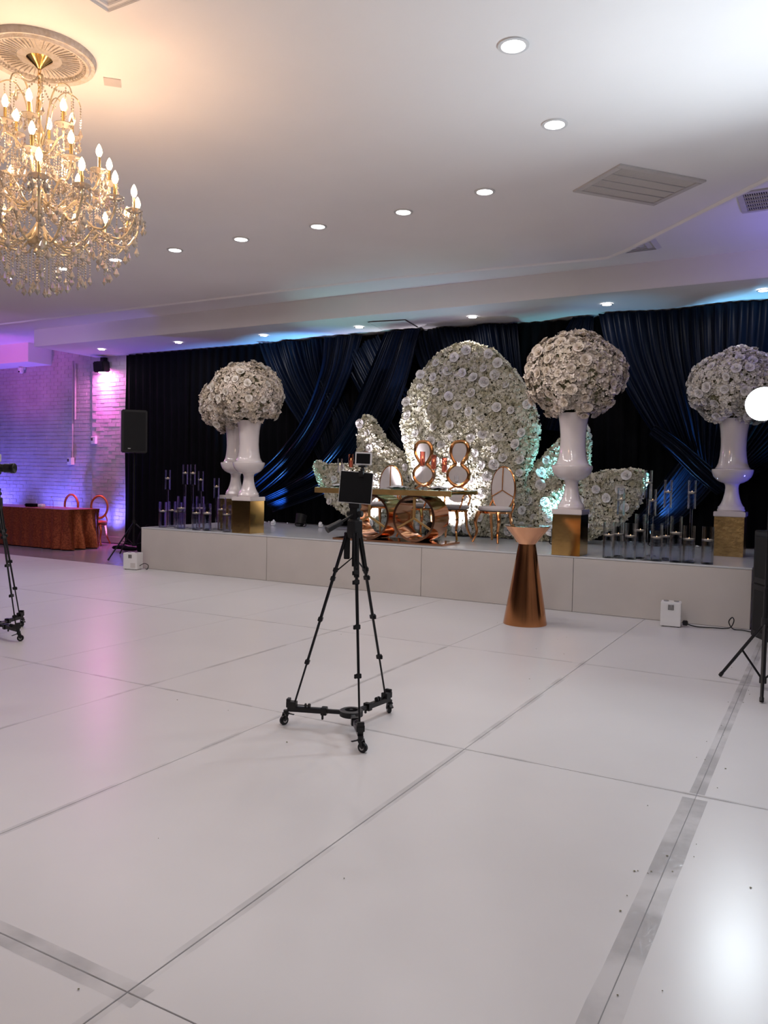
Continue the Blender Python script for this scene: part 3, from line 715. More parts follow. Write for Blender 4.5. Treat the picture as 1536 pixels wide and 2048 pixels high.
def make_urn(loc, label):
    t = thing('urn_vase', label, 'urn', loc, 0, 'tall white glossy urns')
    MB().box((0, 0, 0.03), (0.35, 0.35, 0.06)).build('square_foot', 'urn_white', t, bevel=0.006)
    MB().lathe(UP, (0, 0, 0.06), 40, capb=False, capt=False).build('bowl', 'urn_white', t, ang=50)
    return t
def make_ball(loc, label, rx, rz_, nrose, matn, rose, seed, fsize=0.034, skew=0.0):
    t = thing('flower_ball', label, 'flower arrangement', loc, 0, 'white flower balls on the urns')
    gg = np.random.default_rng(seed)
    MB().sphere((0, 0, 0), rx-0.05, 20, 12, (1, 1, (rz_-0.05)/(rx-0.05))).build('foam_core', 'foam', t)
    P = []; Nn = []
    def pt():
        while True:
            v = gg.normal(0, 1, 3); v /= np.linalg.norm(v)
            if v[2] > -0.93: break
        lump = 1+0.035*math.sin(v[0]*7+seed)+0.03*math.sin(v[1]*9+v[2]*5+seed)
        q = np.array([v[0]*rx, v[1]*rx, v[2]*rz_])*lump
        if v[2] < -0.3: q[2] -= 0.05*math.sin(v[0]*11+v[1]*6+seed)
        return q, v
    for _ in range(5200):
        q, v = pt(); P.append(q*gg.uniform(0.93, 1.0)); Nn.append(v)
    floret_cloud('hydrangea_florets', P, Nn, fsize, matn, t, seed)
    placed = []; k = 0; tries = 0
    while k < nrose and tries < 5000:
        tries += 1; q, v = pt()
        if all(np.sum((q-p)**2) > 0.115**2 for p in placed):
            placed.append(q); k += 1; s_ = gg.uniform(0.75, 1.15)
            o = link('rose', rose, t, tuple(q*1.0), rot=nrm_rot(tuple(v+gg.normal(0, .15, 3)), gg.uniform(0, 6))); o.scale = (s_, s_, s_)
    return t
ZP = ZS+0.47
plA = (-7.435, 9.215); plB = (-8.10, 9.72); plC = (-2.615, 9.13); plD = (-1.02, 10.35)
make_plinth((*plA, ZS), 'gold mirror plinth under the front left urn at the stage edge', 'gold_mirror')
make_plinth((*plB, ZS), 'gold mirror plinth half hidden behind the front left plinth', 'gold_foil')
make_plinth((*plC, ZS), 'gold mirror plinth behind the cone table, reflecting it', 'gold_mirror')
make_plinth((*plD, ZS), 'brushed gold plinth under the rightmost urn', 'gold_foil')
make_urn((*plA, ZP+.001), 'tall white urn in front of its twin on the left plinths')
make_urn((*plB, ZP+.001), 'tall white urn standing behind the front left urn')
make_urn((*plC, ZP+.001), 'tall white urn before the right side of the flower wall')
make_urn((*plD, ZP+.001), 'tall white urn at the right end of the stage, blue-lit edge')
make_ball((plA[0]-.04, plA[1], 2.68), 'cream flower ball on the front left urn', 0.52, 0.44, 55, 'petal_pink', ROSE_P, 11, 0.028)
make_ball((plB[0]-.12, plB[1], 2.58), 'cream flower ball partly behind the front left one', 0.46, 0.42, 45, 'petal_pink', ROSE_P, 12, 0.028)
make_ball((plC[0], plC[1], 2.72), 'dusty cream flower ball beside the tall flower petal', 0.55, 0.48, 85, 'petal_pink', ROSE_K, 13, 0.030)
make_ball((plD[0]+.02, plD[1], 2.66), 'white flower ball on the rightmost urn beside the bright lamp', 0.53, 0.44, 75, 'petal', ROSE_W, 14, 0.030)

# ================================================================== CANDLE GLASSES
def glass_cyl(m, r, z0, h, n=28, wall=0.004, base=0.012):
    m.lathe([(0.0005, z0), (r, z0), (r, z0+h), (r-wall, z0+h), (r-wall, z0+base), (0.0005, z0+base)], n=n, capb=False, capt=False)
def candle_parts(t, r, zb, h, fill):
    wl = zb+0.012+h*fill
    MB().lathe([(0.0005, zb+0.0125), (r-0.0046, zb+0.0125), (r-0.0046, wl), (0.0005, wl)], n=24, capb=False, capt=False).build('water', 'water', t)
    c = MB().lathe([(0.001, -0.012), (r*0.5, -0.012), (r*0.80, 0.004), (r*0.78, 0.012), (0.004, 0.008), (0.001, 0.010)], n=20).build('floating_candle', 'wax', t, (0, 0, wl+0.002))
    MB().lathe([(0.0008, 0.010), (0.003, 0.014), (0.002, 0.019), (0.0005, 0.024)], n=8).build('flame', 'flame', c)
def low_candle(h, loc, label):
    t = thing('glass_candle_holder', label, 'candle holder', loc)
    m = MB(); glass_cyl(m, 0.062, 0.0, h); m.build('cylinder', 'glass', t)
    candle_parts(t, 0.062, 0.0, h, 0.60); return t
def tall_candle(h, cup, loc, label):
    t = thing('stemmed_candle_holder', label, 'candle holder', loc)
    m = MB(); z0 = h-cup; glass_cyl(m, 0.043, z0, cup)
    m.lathe([(0.0005, 0), (0.055, 0), (0.055, 0.006), (0.018, 0.018), (0.013, 0.03), (0.013, z0-0.012), (0.02, z0-0.001), (0.0005, z0-0.001)], n=24, capb=False, capt=False)
    m.build('stem_and_cup', 'glass', t); candle_parts(t, 0.043, z0, cup, 0.52); return t
RT = [(-2.04, 9.11, 0.79), (-1.74, 9.06, 0.99), (-1.79, 9.61, 0.78), (-1.55, 9.18, 0.89), (-1.31, 9.24, 0.89)]
RC = [(-2.15, 9.05, 0.40), (-2.09, 9.26, 0.39), (-1.91, 9.05, 0.40), (-1.84, 9.22, 0.50), (-1.63, 9.05, 0.40), (-1.58, 9.32, 0.41), (-1.43, 9.05, 0.50), (-1.30, 9.08, 0.40), (-1.11, 9.08, 0.41)]
LT = [(-9.10, 9.28, 0.90), (-8.80, 9.35, 0.99), (-8.57, 9.27, 0.99), (-8.59, 9.47, 0.89), (-8.25, 9.45, 0.79)]
LC = [(-9.06, 9.14, 0.37), (-9.14, 9.42, 0.39), (-8.82, 9.22, 0.40), (-8.66, 9.12, 0.51), (-8.32, 9.08, 0.42), (-8.50, 9.36, 0.50), (-8.12, 9.10, 0.41), (-8.27, 9.26, 0.40), (-8.02, 9.31, 0.50), (-7.74, 9.10, 0.42)]
ordn = ['first', 'second', 'third', 'fourth', 'fifth', 'sixth', 'seventh', 'eighth', 'ninth', 'tenth']
def near(lst): return lst
PT = {}
for side, TT, CC, where in (('right', RT, RC, 'between the middle and rightmost urns'), ('left', LT, LC, 'left of the left urns')):
    order = sorted(range(len(TT)), key=lambda i: TT[i][0]/TT[i][1])
    for i, (x, y, h) in enumerate(TT):
        k = order.index(i); lab = '%s stemmed candle glass from the left, %s' % (ordn[k], where)
        if ('t', h) not in PT: PT[('t', h)] = tall_candle(h, 0.31, (x, y, ZS), lab)
        else: dup(PT[('t', h)], (x, y, ZS), 0, lab)
    order = sorted(range(len(CC)), key=lambda i: CC[i][0]/CC[i][1])
    for i, (x, y, h) in enumerate(CC):
        k = order.index(i); hh = 0.5 if h > 0.45 else 0.4
        lab = '%s %s cylinder candle glass from the left, %s' % (ordn[k], 'tall' if hh > .45 else 'short', where)
        if ('c', hh) not in PT: PT[('c', hh)] = low_candle(hh, (x, y, ZS), lab)
        else: dup(PT[('c', hh)], (x, y, ZS), 0, lab)

# ================================================================== HEAD TABLE
TY0, TY1, TX0, TX1 = 9.10, 9.95, -6.18, -4.12
TZ = 1.345
tb = thing('head_table', 'long gold and glass head table on two mirrored hoops', 'table', (0, 0, 0))
MB().box(((TX0+TX1)/2, (TY0+TY1)/2, TZ-0.008), (TX1-TX0, TY1-TY0, 0.014)).build('glass_top', 'green_glass', tb, bevel=0.002)
MB().box(((TX0+TX1)/2, (TY0+TY1)/2, TZ-0.050), (TX1-TX0-.03, TY1-TY0-.02, 0.010)).build('lower_glass', 'green_glass', tb, bevel=0.002)
MB().box(((TX0+TX1)/2-.01, TY0+0.010, TZ-0.044), (TX1-TX0, 0.028, 0.070)).build('front_rail', 'gold_bright', tb, bevel=0.003)
MB().box(((TX0+TX1)/2, TY1-0.014, TZ-0.038), (TX1-TX0, 0.028, 0.045)).build('back_rail', 'gold_bright', tb, bevel=0.003)
MB().box((TX0+0.014, (TY0+TY1)/2, TZ-0.038), (0.028, TY1-TY0-.06, 0.045)).build('end_rail', 'gold_bright', tb, bevel=0.003)
MB().box((TX1-0.3, (TY0+TY1)/2, TZ-0.032), (0.3, TY1-TY0-.06, 0.012)).build('support_bar', 'gold_mirror', tb)
MB().box((-5.05, 9.36, ZS+0.013), (1.64, 0.56, 0.026)).build('base_plate', 'rose_gold', tb, bevel=0.003)
for hx in (-5.34, -4.67):
    R = 0.305; cz = ZS+0.026+R+0.002
    n = 64; m = MB()
    for y_, in ((0,),):
        prof = [(R, -0.22), (R, 0.22), (R-0.03, 0.22), (R-0.03, -0.22)]
        vs = []
        for r, yy in prof:
            for i in range(n):
                a = 2*PI*i/n; vs.append((hx+r*math.cos(a), 9.36+yy, cz+r*math.sin(a)))
        fs = [(k*n+i, k*n+(i+1) % n, ((k+1) % 4)*n+(i+1) % n, ((k+1) % 4)*n+i) for k in range(4) for i in range(n)]
        m.add(vs, fs)
    hp = m.build('hoop', 'rose_gold', tb, ang=50)
    for a in (PI/2, PI/2+2*PI/3, PI/2-2*PI/3):
        for yy in (9.155,):
            c_ = Vector((hx, yy, cz)); e_ = c_+Vector((math.cos(a)*(R-0.03), 0, math.sin(a)*(R-0.03)))
            MB().beam(c_, e_, 0.03, 0.024).build('spoke', 'gold_bright', hp)
# chairs
def oval_pts(rx, rz, n=28, cx=0, cz=0, y=0, pw=1.0):
    return [(cx+rx*math.sin(2*PI*i/n), y, cz+rz*math.cos(2*PI*i/n)) for i in range(n)]
def pad(m, pts, y0, y1, cen):
    n = len(pts); c0 = (cen[0], y0-0.012, cen[1]); c1 = (cen[0], y1, cen[1])
    vs = [(p[0], y0, p[2]) for p in pts]+[(p[0], y1, p[2]) for p in pts]+[c0, c1]
    fs = [(i, (i+1) % n, 2*n) for i in range(n)]+[((i+1) % n+n, i+n, 2*n+1) for i in range(n)]+[(i, i+n, (i+1) % n+n, (i+1) % n) for i in range(n)]
    m.add(vs, fs)
def chair_base(t, fm, w=0.46, d=0.44, hz=0.45):
    MB().lathe([(0.0005, hz-0.03), (0.20, hz-0.03), (0.232, hz-0.012), (0.235, hz+0.012), (0.215, hz+0.035), (0.0005, hz+0.045)], n=32, capb=False, capt=False, sx=w/0.46, sy=d/0.46).build('seat', 'cushion', t)
    MB().lathe([(0.18, hz-0.055), (0.222, hz-0.055), (0.226, hz-0.030), (0.18, hz-0.030)], n=32, sx=w/0.46, sy=d/0.46).build('seat_frame', fm, t)
    for sx in (-1, 1):
        MB().tube(bez([(sx*0.15, -0.15, hz-0.04), (sx*0.185, -0.19, hz-0.16), (sx*0.165, -0.18, 0.14), (sx*0.20, -0.225, 0.0)], 12), [0.030, .030, .027, .025, .022, .020, .019, .018, .016, .015, .015, .016], 8).build('leg', fm, t)
        MB().tube(bez([(sx*0.15, 0.15, hz-0.04), (sx*0.16, 0.17, hz-0.15), (sx*0.165, 0.20, 0.16), (sx*0.205, 0.28, 0.0)], 12), [0.028, .027, .025, .023, .021, .020, .019, .018, .016, .015, .015, .016], 8).build('leg', fm, t)
def oval_chair(loc, rz, label, group, fm='chair_frame', cushion=True, grp=True):
    t = thing('oval_back_chair', label, 'chair', loc, rz, group)
    chair_base(t, fm)
    cz = 0.73; rx, rz_ = 0.185, 0.30; y = 0.215
    fr = MB().tube(oval_pts(rx, rz_, 36, 0, cz, y), 0.015 if cushion else 0.024, 8, closed=True).build('back_frame', fm, t)
    if cushion:
        m = MB(); pad(m, oval_pts(rx-.006, rz_-.006, 36, 0, cz, 0), y-0.016, y+0.016, (0, cz)); m.build('backrest', 'cushion', t, recalc=True)
        for a in (0, 2*PI/3*0.93, -2*PI/3*0.93):
            e = (rx*math.sin(a), y-0.022, cz+rz_*math.cos(a)); MB().tube([(0, y-0.03, cz-.02), ((e[0])/2, y-0.03, (cz-.02+e[2])/2), e], 0.012, 6, flat=.6).build('back_rib', fm, t)
    for sx in (-1, 1):
        MB().tube(bez([(sx*0.165, 0.16, 0.40), (sx*0.19, 0.19, 0.50), (sx*0.155, y, 0.575)], 8), 0.015, 8).build('back_post', fm, t)
    return t
G4 = 'gold framed chairs behind the head table'
oval_chair((-3.98, 10.22, ZS), -0.18, 'gold oval-back chair at the right end of the head table', G4)
oval_chair((-5.82, 10.42, ZS), 0.05, 'gold oval-back chair rising behind the left half of the head table', G4)
def throne(loc, rz, label, side):
    t = thing('double_oval_chair', label, 'chair', loc, rz, G4)
    chair_base(t, 'chair_frame', 0.50, 0.46)
    y = 0.22
    # upper and lower ovals drawn as one pinched outline
    out = []
    def half(s_):
        return [(s_*r, z) for r, z in ((0.0, 1.385), (0.07, 1.375), (0.120, 1.33), (0.135, 1.26), (0.118, 1.18), (0.075, 1.11), (0.052, 1.07), (0.075, 1.035), (0.135, 0.985), (0.165, 0.92), (0.150, 0.85), (0.09, 0.785), (0.03, 0.755), (0.0, 0.75))]
    Rr = [Vector((x+side*0.02*max(0, z-1.05)/0.33, y, z)) for x, z in half(1)]; Ll = [Vector((x+side*0.02*max(0, z-1.05)/0.33, y, z)) for x, z in half(-1)][1:-1][::-1]
    MB().tube(bez(Rr+Ll+[Rr[0]], 90)[:-1], 0.024, 8, closed=True, flat=1.2).build('back_frame', 'chair_frame', t)
    m = MB(); pad(m, oval_pts(0.112, 0.145, 28, side*.015, 1.235, 0), y-.014, y+.014, (0, 1.235)); pad(m, oval_pts(0.145, 0.125, 28, 0, 0.91, 0), y-.014, y+.014, (0, 0.91))
    m.build('backrest', 'cushion', t)
    # lower scrolls down to the seat
    for s_ in (-1, 1):
        MB().tube(bez([(0, y, 0.755), (s_*0.10, y, 0.72), (s_*0.17, y, 0.66), (s_*0.20, y-.02, 0.56), (s_*0.16, 0.15, 0.42)], 16), 0.015, 8).build('scroll', 'chair_frame', t)
        MB().tube(bez([(s_*0.19, y-.03, 0.60), (s_*0.23, 0.05, 0.64), (s_*0.24, -0.12, 0.62), (s_*0.22, -.15, 0.50), (s_*.17, -.13, .42)], 14), 0.013, 8).build('armrest', 'chair_frame', t)
    m = MB(); pad(m, oval_pts(0.14, 0.085, 24, 0, 0.60, 0), y-.012, y+.012, (0, 0.60)); m.build('lumbar_pad', 'cushion', t)
    return t
throne((-5.22, 10.30, ZS), 0.0, 'tall double-oval throne chair, left of the pair', -1)
throne((-4.65, 10.26, ZS), 0.0, 'tall double-oval throne chair, right of the pair', 1)

# table setting
def plate(loc, label):
    t = thing('charger_plate', label, 'plate', loc, 0, 'plates set on the head table')
    MB().lathe([(0.0005, 0.0), (0.09, 0.0), (0.15, 0.012), (0.152, 0.016), (0.09, 0.006), (0.0005, 0.006)], n=32, capb=False, capt=False).build('plate', 'green_glass', t)
    m = MB(); vs = []; n = 18
    for j in range(6):
        for i in range(n):
            a = 2*PI*i/n; r = 0.13*(j/5)**.7*(1+.12*math.sin(5*a+j)); vs.append((r*math.cos(a), r*math.sin(a), 0.052-0.03*(j/5)+0.008*math.sin(7*a+j*2)*(j/5)))
    m.add(vs, [(j*n+i, j*n+(i+1) % n, (j+1)*n+(i+1) % n, (j+1)*n+i) for j in range(5) for i in range(n)])
    m.lathe([(0.07, 0.008), (0.10, 0.026)], n=12)
    m.build('folded_napkin', 'napkin', t, recalc=False)
    return t
p0 = plate((-5.62, 9.42, TZ), 'plate with folded napkin before the left oval chair')
for (x, y, l) in ((-5.06, 9.42, 'plate with folded napkin before the left throne chair'), (-4.52, 9.55, 'plate with folded napkin before the right throne chair'), (-6.02, 9.5, 'plate at the far left end of the head table')):
    dup(p0, (x, y, TZ), 0, l)
def stem_candle(loc, h, label, gl='rose_glass'):
    t = thing('candle_stand', label, 'candle holder', loc, 0, 'glass candle stands on the head table')
    m = MB().lathe([(0.0005, 0), (0.035, 0), (0.035, 0.006), (0.011, 0.014), (0.009, h-0.2), (0.04, h-0.195), (0.0005, h-0.19)], n=20, capb=False, capt=False); m.build('stem', 'glass', t)
    MB().lathe([(0.0005, h-0.19), (0.034, h-0.19), (0.036, h), (0.033, h), (0.031, h-0.184), (0.0005, h-0.184)], n=24, capb=False, capt=False).build('cup', gl, t)
    c = MB().lathe([(0.0005, 0), (0.016, 0), (0.016, 0.09), (0.0005, 0.092)], n=14).build('candle', 'wax', t, (0, 0, h-0.183))
    MB().lathe([(0.0008, 0.092), (0.005, 0.102), (0.004, 0.115), (0.0005, 0.128)], n=8).build('flame', 'flame', c)
    return t
stem_candle((-6.05, 9.52, TZ), 0.40, 'clear candle stand at the left end, peeking beside the tablet', 'glass')
stem_candle((-5.93, 9.62, TZ), 0.47, 'rose glass candle stand left of the phone on the tripod')
stem_candle((-5.66, 9.58, TZ), 0.50, 'rose glass candle stand hidden behind the phone')
stem_candle((-4.72, 9.46, TZ), 0.50, 'tallest rose glass candle stand before the left throne chair')
stem_candle((-4.60, 9.56, TZ), 0.46, 'middle rose glass candle stand between the throne chairs')
stem_candle((-4.38, 9.42, TZ), 0.42, 'lowest rose glass candle stand before the right throne chair')
wg = thing('wine_glass', 'small clear stemmed glass right of the left plate', 'glass', (-5.36, 9.35, TZ), 0, 'drinking glasses on the head table')
MB().lathe([(0.0005, 0), (0.03, 0), (0.03, 0.003), (0.004, 0.01), (0.004, 0.09), (0.026, 0.11), (0.032, 0.14), (0.028, 0.19), (0.026, 0.19), (0.029, 0.14), (0.022, 0.113), (0.0005, 0.1)], n=20, capb=False, capt=False).build('bowl', 'glass', wg)
dup(wg, (-4.86, 9.34, TZ), 0, 'small clear stemmed glass left of the tallest candle stand')
dup(wg, (-4.30, 9.64, TZ), 0, 'small clear stemmed glass at the right end of the head table')

# cone cocktail table
ct = thing('cone_cocktail_table', 'rose gold cone cocktail table standing before the stage', 'table', (-2.72, 7.93, 0))
MB().lathe([(0.0005, 0.0), (0.225, 0.0), (0.225, 0.012), (0.088, 0.835), (0.0005, 0.835)], n=64, capb=False, capt=False).build('cone_base', 'copper', ct)
MB().lathe([(0.0005, 0.835), (0.088, 0.835), (0.225, 1.010), (0.228, 1.018), (0.0005, 1.018)], n=64, capb=False, capt=False).build('flared_top', 'rose_gold', ct)
MB().lathe([(0.0005, 1.0185), (0.232, 1.0185), (0.232, 1.026), (0.0005, 1.026)], n=64, capb=False, capt=False).build('glass_disc', 'green_glass', ct)

# ================================================================== TRIPODS ON DOLLIES
def tripod(loc, azs, label, hz=1.30, R=0.40, foot_lab=''):
    t = thing('camera_tripod', label, 'tripod', loc)
    # centre column and head
    MB().cyl((0, 0, 0.97), (0, 0, hz-0.06), 0.014, n=12).build('centre_column', 'black_metal', t)
    m = MB().lathe([(0.045, hz-0.16), (0.052, hz-0.13), (0.05, hz-0.06), (0.03, hz-0.05)], n=6); m.box((0, 0, hz-0.02), (0.05, 0.045, 0.07)); m.cyl((-.05, 0, hz-.02), (.05, 0, hz-.02), 0.018, n=12); m.box((0, 0, hz+0.02), (0.06, 0.05, 0.015))
    m.build('head', 'black_plastic', t, bevel=0.003)
    for i, az in enumerate(azs):
        a = math.radians(az); d = Vector((math.cos(a), math.sin(a), 0))
        top = d*0.045+Vector((0, 0, hz-0.13)); ft = d*(R-0.05)+Vector((0, 0, 0.125))
        def P(u): return top.lerp(ft, u)
        m = MB(); px = d.cross(Vector((0, 0, 1)))
        for s_ in (-1, 1): m.cyl(P(0)+px*0.010*s_, P(0.24)+px*0.008*s_, 0.009, 0.008, 8)
        m.cyl(P(0.22), P(0.50), 0.0095, n=8); m.cyl(P(0.50), P(0.75), 0.008, n=8); m.cyl(P(0.75), P(1), 0.006, n=8)
        lg = m.build('leg', 'black_metal', t)
        for u in (0.215, 0.265, 0.50, 0.75):
            mm = MB(); mm.beam(P(u-.012), P(u+.012), 0.030, 0.026); q = P(u)+px*0.018; mm.beam(q+Vector((0, 0, .010)), q-Vector((0, 0, .014)), 0.012, 0.012)
            mm.build('clamp', 'black_plastic', lg, bevel=0.002)
        MB().cyl((0, 0, 1.03), P(0.23), 0.0045, n=6).build('brace', 'black_metal', t)
    return t
def dolly(loc, azs, label, R=0.40):
    t = thing('tripod_dolly', label, 'dolly', loc)
    m = MB().lathe([(0.062, 0.078), (0.070, 0.082), (0.070, 0.112), (0.062, 0.116), (0.040, 0.116), (0.038, 0.112), (0.038, 0.082), (0.040, 0.078), (0.062, 0.078)], n=28, capb=False, capt=False)
    m.cyl((0.0, 0, 0.116), (0.0, 0, 0.118), 0.01); m.build('hub', 'black_plastic', t)
    for az in azs:
        a = math.radians(az)
        m = MB().beam((0.06, 0, 0.097), (R-0.03, 0, 0.097), 0.026, 0.022); m.beam((0.18, 0, 0.097), (R-0.01, 0, 0.097), 0.032, 0.030); m.box((0.165, 0, 0.097), (0.035, 0.045, 0.045)); m.box((0.17, 0.02, 0.07), (0.012, 0.012, 0.04))
        arm = m.build('arm', 'black_metal', t, rz=a, bevel=0.002)
        m = MB().box((R-0.035, 0, 0.125), (0.06, 0.045, 0.035)); m.box((R-0.015, 0, 0.145), (0.02, 0.04, 0.03)); m.cyl((R-0.15, 0, 0.122), (R-0.06, 0, 0.122), 0.004, n=6); m.cyl((R-0.15, 0, 0.122), (R-0.135, 0, 0.122), 0.014, n=10); m.cyl((R-0.125, 0, 0.122), (R-0.115, 0, 0.122), 0.014, n=10)
        m.build('foot_clamp', 'black_plastic', arm, bevel=0.002)
        # caster
        ca = thing_part('caster', t, (R*math.cos(a), R*math.sin(a), 0), a+0.9)
        m = ca
    return t
def thing_part(name, parent, loc, rz):
    m = MB(); m.cyl((0, 0, 0.068), (0, 0, 0.088), 0.016, n=12)
    for s_ in (-1, 1): m.prism([(-0.012, 0.07), (0.014, 0.07), (0.026, 0.03), (0.018, 0.022), (0.006, 0.03)], s_*0.016-0.0015, s_*0.016+0.0015)
    m.box((0, 0, 0.068), (0.03, 0.035, 0.008)); m.box((-0.03, 0, 0.058), (0.045, 0.022, 0.006), R=Matrix.Rotation(-0.35, 3, 'Y')); m.box((-0.053, 0, 0.05), (0.012, 0.012, 0.004))
    o = m.build(name, 'black_plastic', parent, loc, rz, bevel=0.001)
    MB().cyl((0.014, -0.011, 0.0275), (0.014, 0.011, 0.0275), 0.0275, n=24).build('wheel', 'black_plastic', o, bevel=0.003)
    MB().cyl((0.014, -0.0135, 0.0275), (0.014, 0.0135, 0.0275), 0.013, n=16).build('wheel_hub', 'grey_metal', o)
    return o
az1 = (-160, -51, 84)
tc1 = (-2.425, 3.99, 0)
tripod(tc1, az1, 'black camera tripod in the middle of the floor holding tablet and phone')
dolly(tc1, az1, 'black three-wheel dolly under the middle tripod')
# pan handle of the middle tripod
cr = Vector((r2.x, r2.y, 0)).normalized(); cf = Vector((f_.x, f_.y, 0)).normalized()
def onrig(c, rx, fy, z): return (c[0]+cr.x*rx+cf.x*fy, c[1]+cr.y*rx+cf.y*fy, z)
tri_root = [o for o in C.objects if o.name == 'camera_tripod'][0]
def rel(p, c=tc1): return (p[0]-c[0], p[1]-c[1], p[2])
m = MB().cyl(rel(onrig(tc1, -0.01, -0.02, 1.275)), rel(onrig(tc1, -0.075, -0.06, 1.235)), 0.007, n=10); m.cyl(rel(onrig(tc1, -0.075, -0.06, 1.235)), rel(onrig(tc1, -0.155, -0.11, 1.19)), 0.017, 0.021, n=12)
m.build('pan_handle', 'black_plastic', tri_root)
MB().box(rel(onrig(tc1, -0.045, 0.03, 1.09)), (0.035, 0.03, 0.16), bevel if False else 0.5).build('crank_housing', 'black_plastic', tri_root, bevel=0.003)
# tablet
TR = m3.copy()
def panel_obj(name, label, cat, c, w_, h_, th, tilt, roll_, body, screen, margin, rad=0.012):
    t = thing(name, label, cat, c)
    base = Matrix((cr, Vector((0, 0, 1)).cross(cr)*-1, Vector((0, 0, 1)))).transposed()   # x right, y toward viewer, z up
    base = Matrix((cr, -Vector((-cr.y, cr.x, 0)), Vector((0, 0, 1)))).transposed()
    Rm = Matrix((cr, Vector((-cr.y, cr.x, 0)), Vector((0, 0, 1)))).transposed() @ Matrix.Rotation(roll_, 3, 'Y') @ Matrix.Rotation(tilt, 3, 'X')
    t.rotation_euler = Rm.to_euler()
    MB().box((0, 0, 0), (w_, th, h_)).build('body', body, t, bevel=min(0.003, th*0.4))
    MB().box((-margin*.2, -th/2-0.0006, 0), (w_-margin*2, 0.0012, h_-margin*2)).build('screen', screen, t)
    return t
panel_obj('tablet', 'black tablet mounted upright on the middle tripod', 'tablet', onrig(tc1, 0.004, -0.045, 1.435), 0.192, 0.185, 0.012, -0.12, 0.065, 'white_plastic', 'screen_black', 0.003)
panel_obj('smartphone', 'white edged phone clamped above the tablet', 'phone', onrig(tc1, 0.045, -0.03, 1.603), 0.098, 0.076, 0.014, -0.05, 0.02, 'white_plastic', 'screen_black', 0.009)
t = thing('phone_clamp', 'small black clamp holding the phone above the tablet', 'clamp', onrig(tc1, 0.04, -0.035, 1.55))
m = MB().cyl((0, 0, -0.03), (0, 0, 0.012), 0.009, n=10); m.box((0, 0, 0.009), (0.05, 0.022, 0.010)); m.sphere((0, 0, -0.012), 0.014)
m.box((0, -0.012, -0.035), (0.03, 0.02, 0.035)); m.build('clamp_body', 'black_plastic', t, bevel=0.002)
t = thing('tablet_bracket', 'black bracket joining tablet to tripod head', 'bracket', onrig(tc1, 0.0, -0.02, 1.33))
MB().box((0, 0, 0.0), (0.07, 0.03, 0.03)).build('plate', 'black_plastic', t, bevel=0.003)
MB().box((0, 0.0, 0.10), (0.03, 0.012, 0.20)).build('spine', 'black_plastic', t, bevel=0.002)
# left tripod
tc2 = (-6.53, 4.54, 0)
az2 = (math.degrees(math.atan2(4.47-4.54, -6.11+6.53)), math.degrees(math.atan2(4.94-4.54, -6.69+6.53)), math.degrees(math.atan2(4.15-4.54, -6.7+6.53))-8)
tripod(tc2, az2, 'black camera tripod cut by the left picture edge')
dolly(tc2, az2, 'black wheeled dolly under the left edge tripod')
cm = thing('video_camera', 'black camera with thick lens on the left edge tripod', 'camera', (tc2[0], tc2[1], 1.44), 0)
cm.rotation_euler = (0, 0, math.atan2(cr.y, cr.x))
MB().box((-0.03, 0, 0.06), (0.09, 0.13, 0.10)).build('body', 'black_plastic', cm, bevel=0.008)
MB().cyl((-0.03, 0, 0), (-0.03, 0, -0.12), 0.014, n=12).build('mount', 'black_metal', cm)
m = MB().lathe([(0.0005, 0.0), (0.036, 0), (0.036, 0.05), (0.040, 0.055), (0.040, 0.11), (0.044, 0.115), (0.046, 0.145), (0.040, 0.15), (0.0005, 0.13)], n=28, capb=False, capt=False)
o = m.build('lens', 'black_plastic', cm, (0.015, 0, 0.07)); o.rotation_euler = (0, PI/2, 0)
t = thing('monitor', 'small white edged phone above the left edge camera', 'phone', (tc2[0]-.0, tc2[1], 1.60), math.atan2(cr.y, cr.x)-.5)
MB().box((0.02, 0, 0), (0.075, 0.012, 0.07)).build('body', 'white_plastic', t, bevel=0.004)
MB().cyl((-0.01, 0, -0.035), (-0.01, 0, -0.07), 0.006, n=8).build('stalk', 'black_metal', t)
tag(MB().cyl((0, 0, 0), (0, 0, 0.22), 0.008, n=10).build('microphone', 'black_plastic', loc=(tc2[0]+.005, tc2[1]+.02, 1.55)), 'thin black microphone upright on the left edge camera', 'microphone')

# ================================================================== SPEAKER STANDS AND LIGHT STAND
def stand(loc, azs, label, ztop, R, zc, zl, name='speaker_stand', r0=0.018):
    t = thing(name, label, 'stand', loc)
    MB().cyl((0, 0, zl-0.02), (0, 0, zc+0.25), r0+0.004, n=14).build('lower_pole', 'black_metal', t)
    MB().cyl((0, 0, zc+0.2), (0, 0, ztop), r0, n=14).build('upper_pole', 'black_metal', t)
    m = MB().cyl((0, 0, zc-0.03), (0, 0, zc+0.03), r0+0.014, n=12); m.cyl((0, 0, zc), (0.05, 0, zc), 0.008, n=8); m.build('collar', 'black_plastic', t)
    MB().cyl((0, 0, zl-0.02), (0, 0, zl+0.02), r0+0.012, n=12).build('lower_collar', 'black_plastic', t)
    for az in azs:
        a = math.radians(az); d = Vector((math.cos(a), math.sin(a), 0)); top = Vector((0, 0, zc)); ft = d*R+Vector((0, 0, 0.012))
        lg = MB().cyl(top, ft, 0.012, n=8).build('leg', 'black_metal', t)
        e = (ft-top).normalized(); MB().cyl(ft-e*0.03, ft, 0.015, n=8).build('rubber_foot', 'black_plastic', lg)
        mid = top.lerp(ft, 0.5); MB().beam((0, 0, zl), mid, 0.016, 0.007).build('brace', 'black_metal', t)
    return t
sp = (-10.6, 10.0, 0)
stand(sp, (-82, 38, 158), 'black tripod stand carrying the left loudspeaker', 1.86, 0.66, 0.62, 0.22)
m = MB(); hw, dd, hh = 0.21, 0.38, 0.735
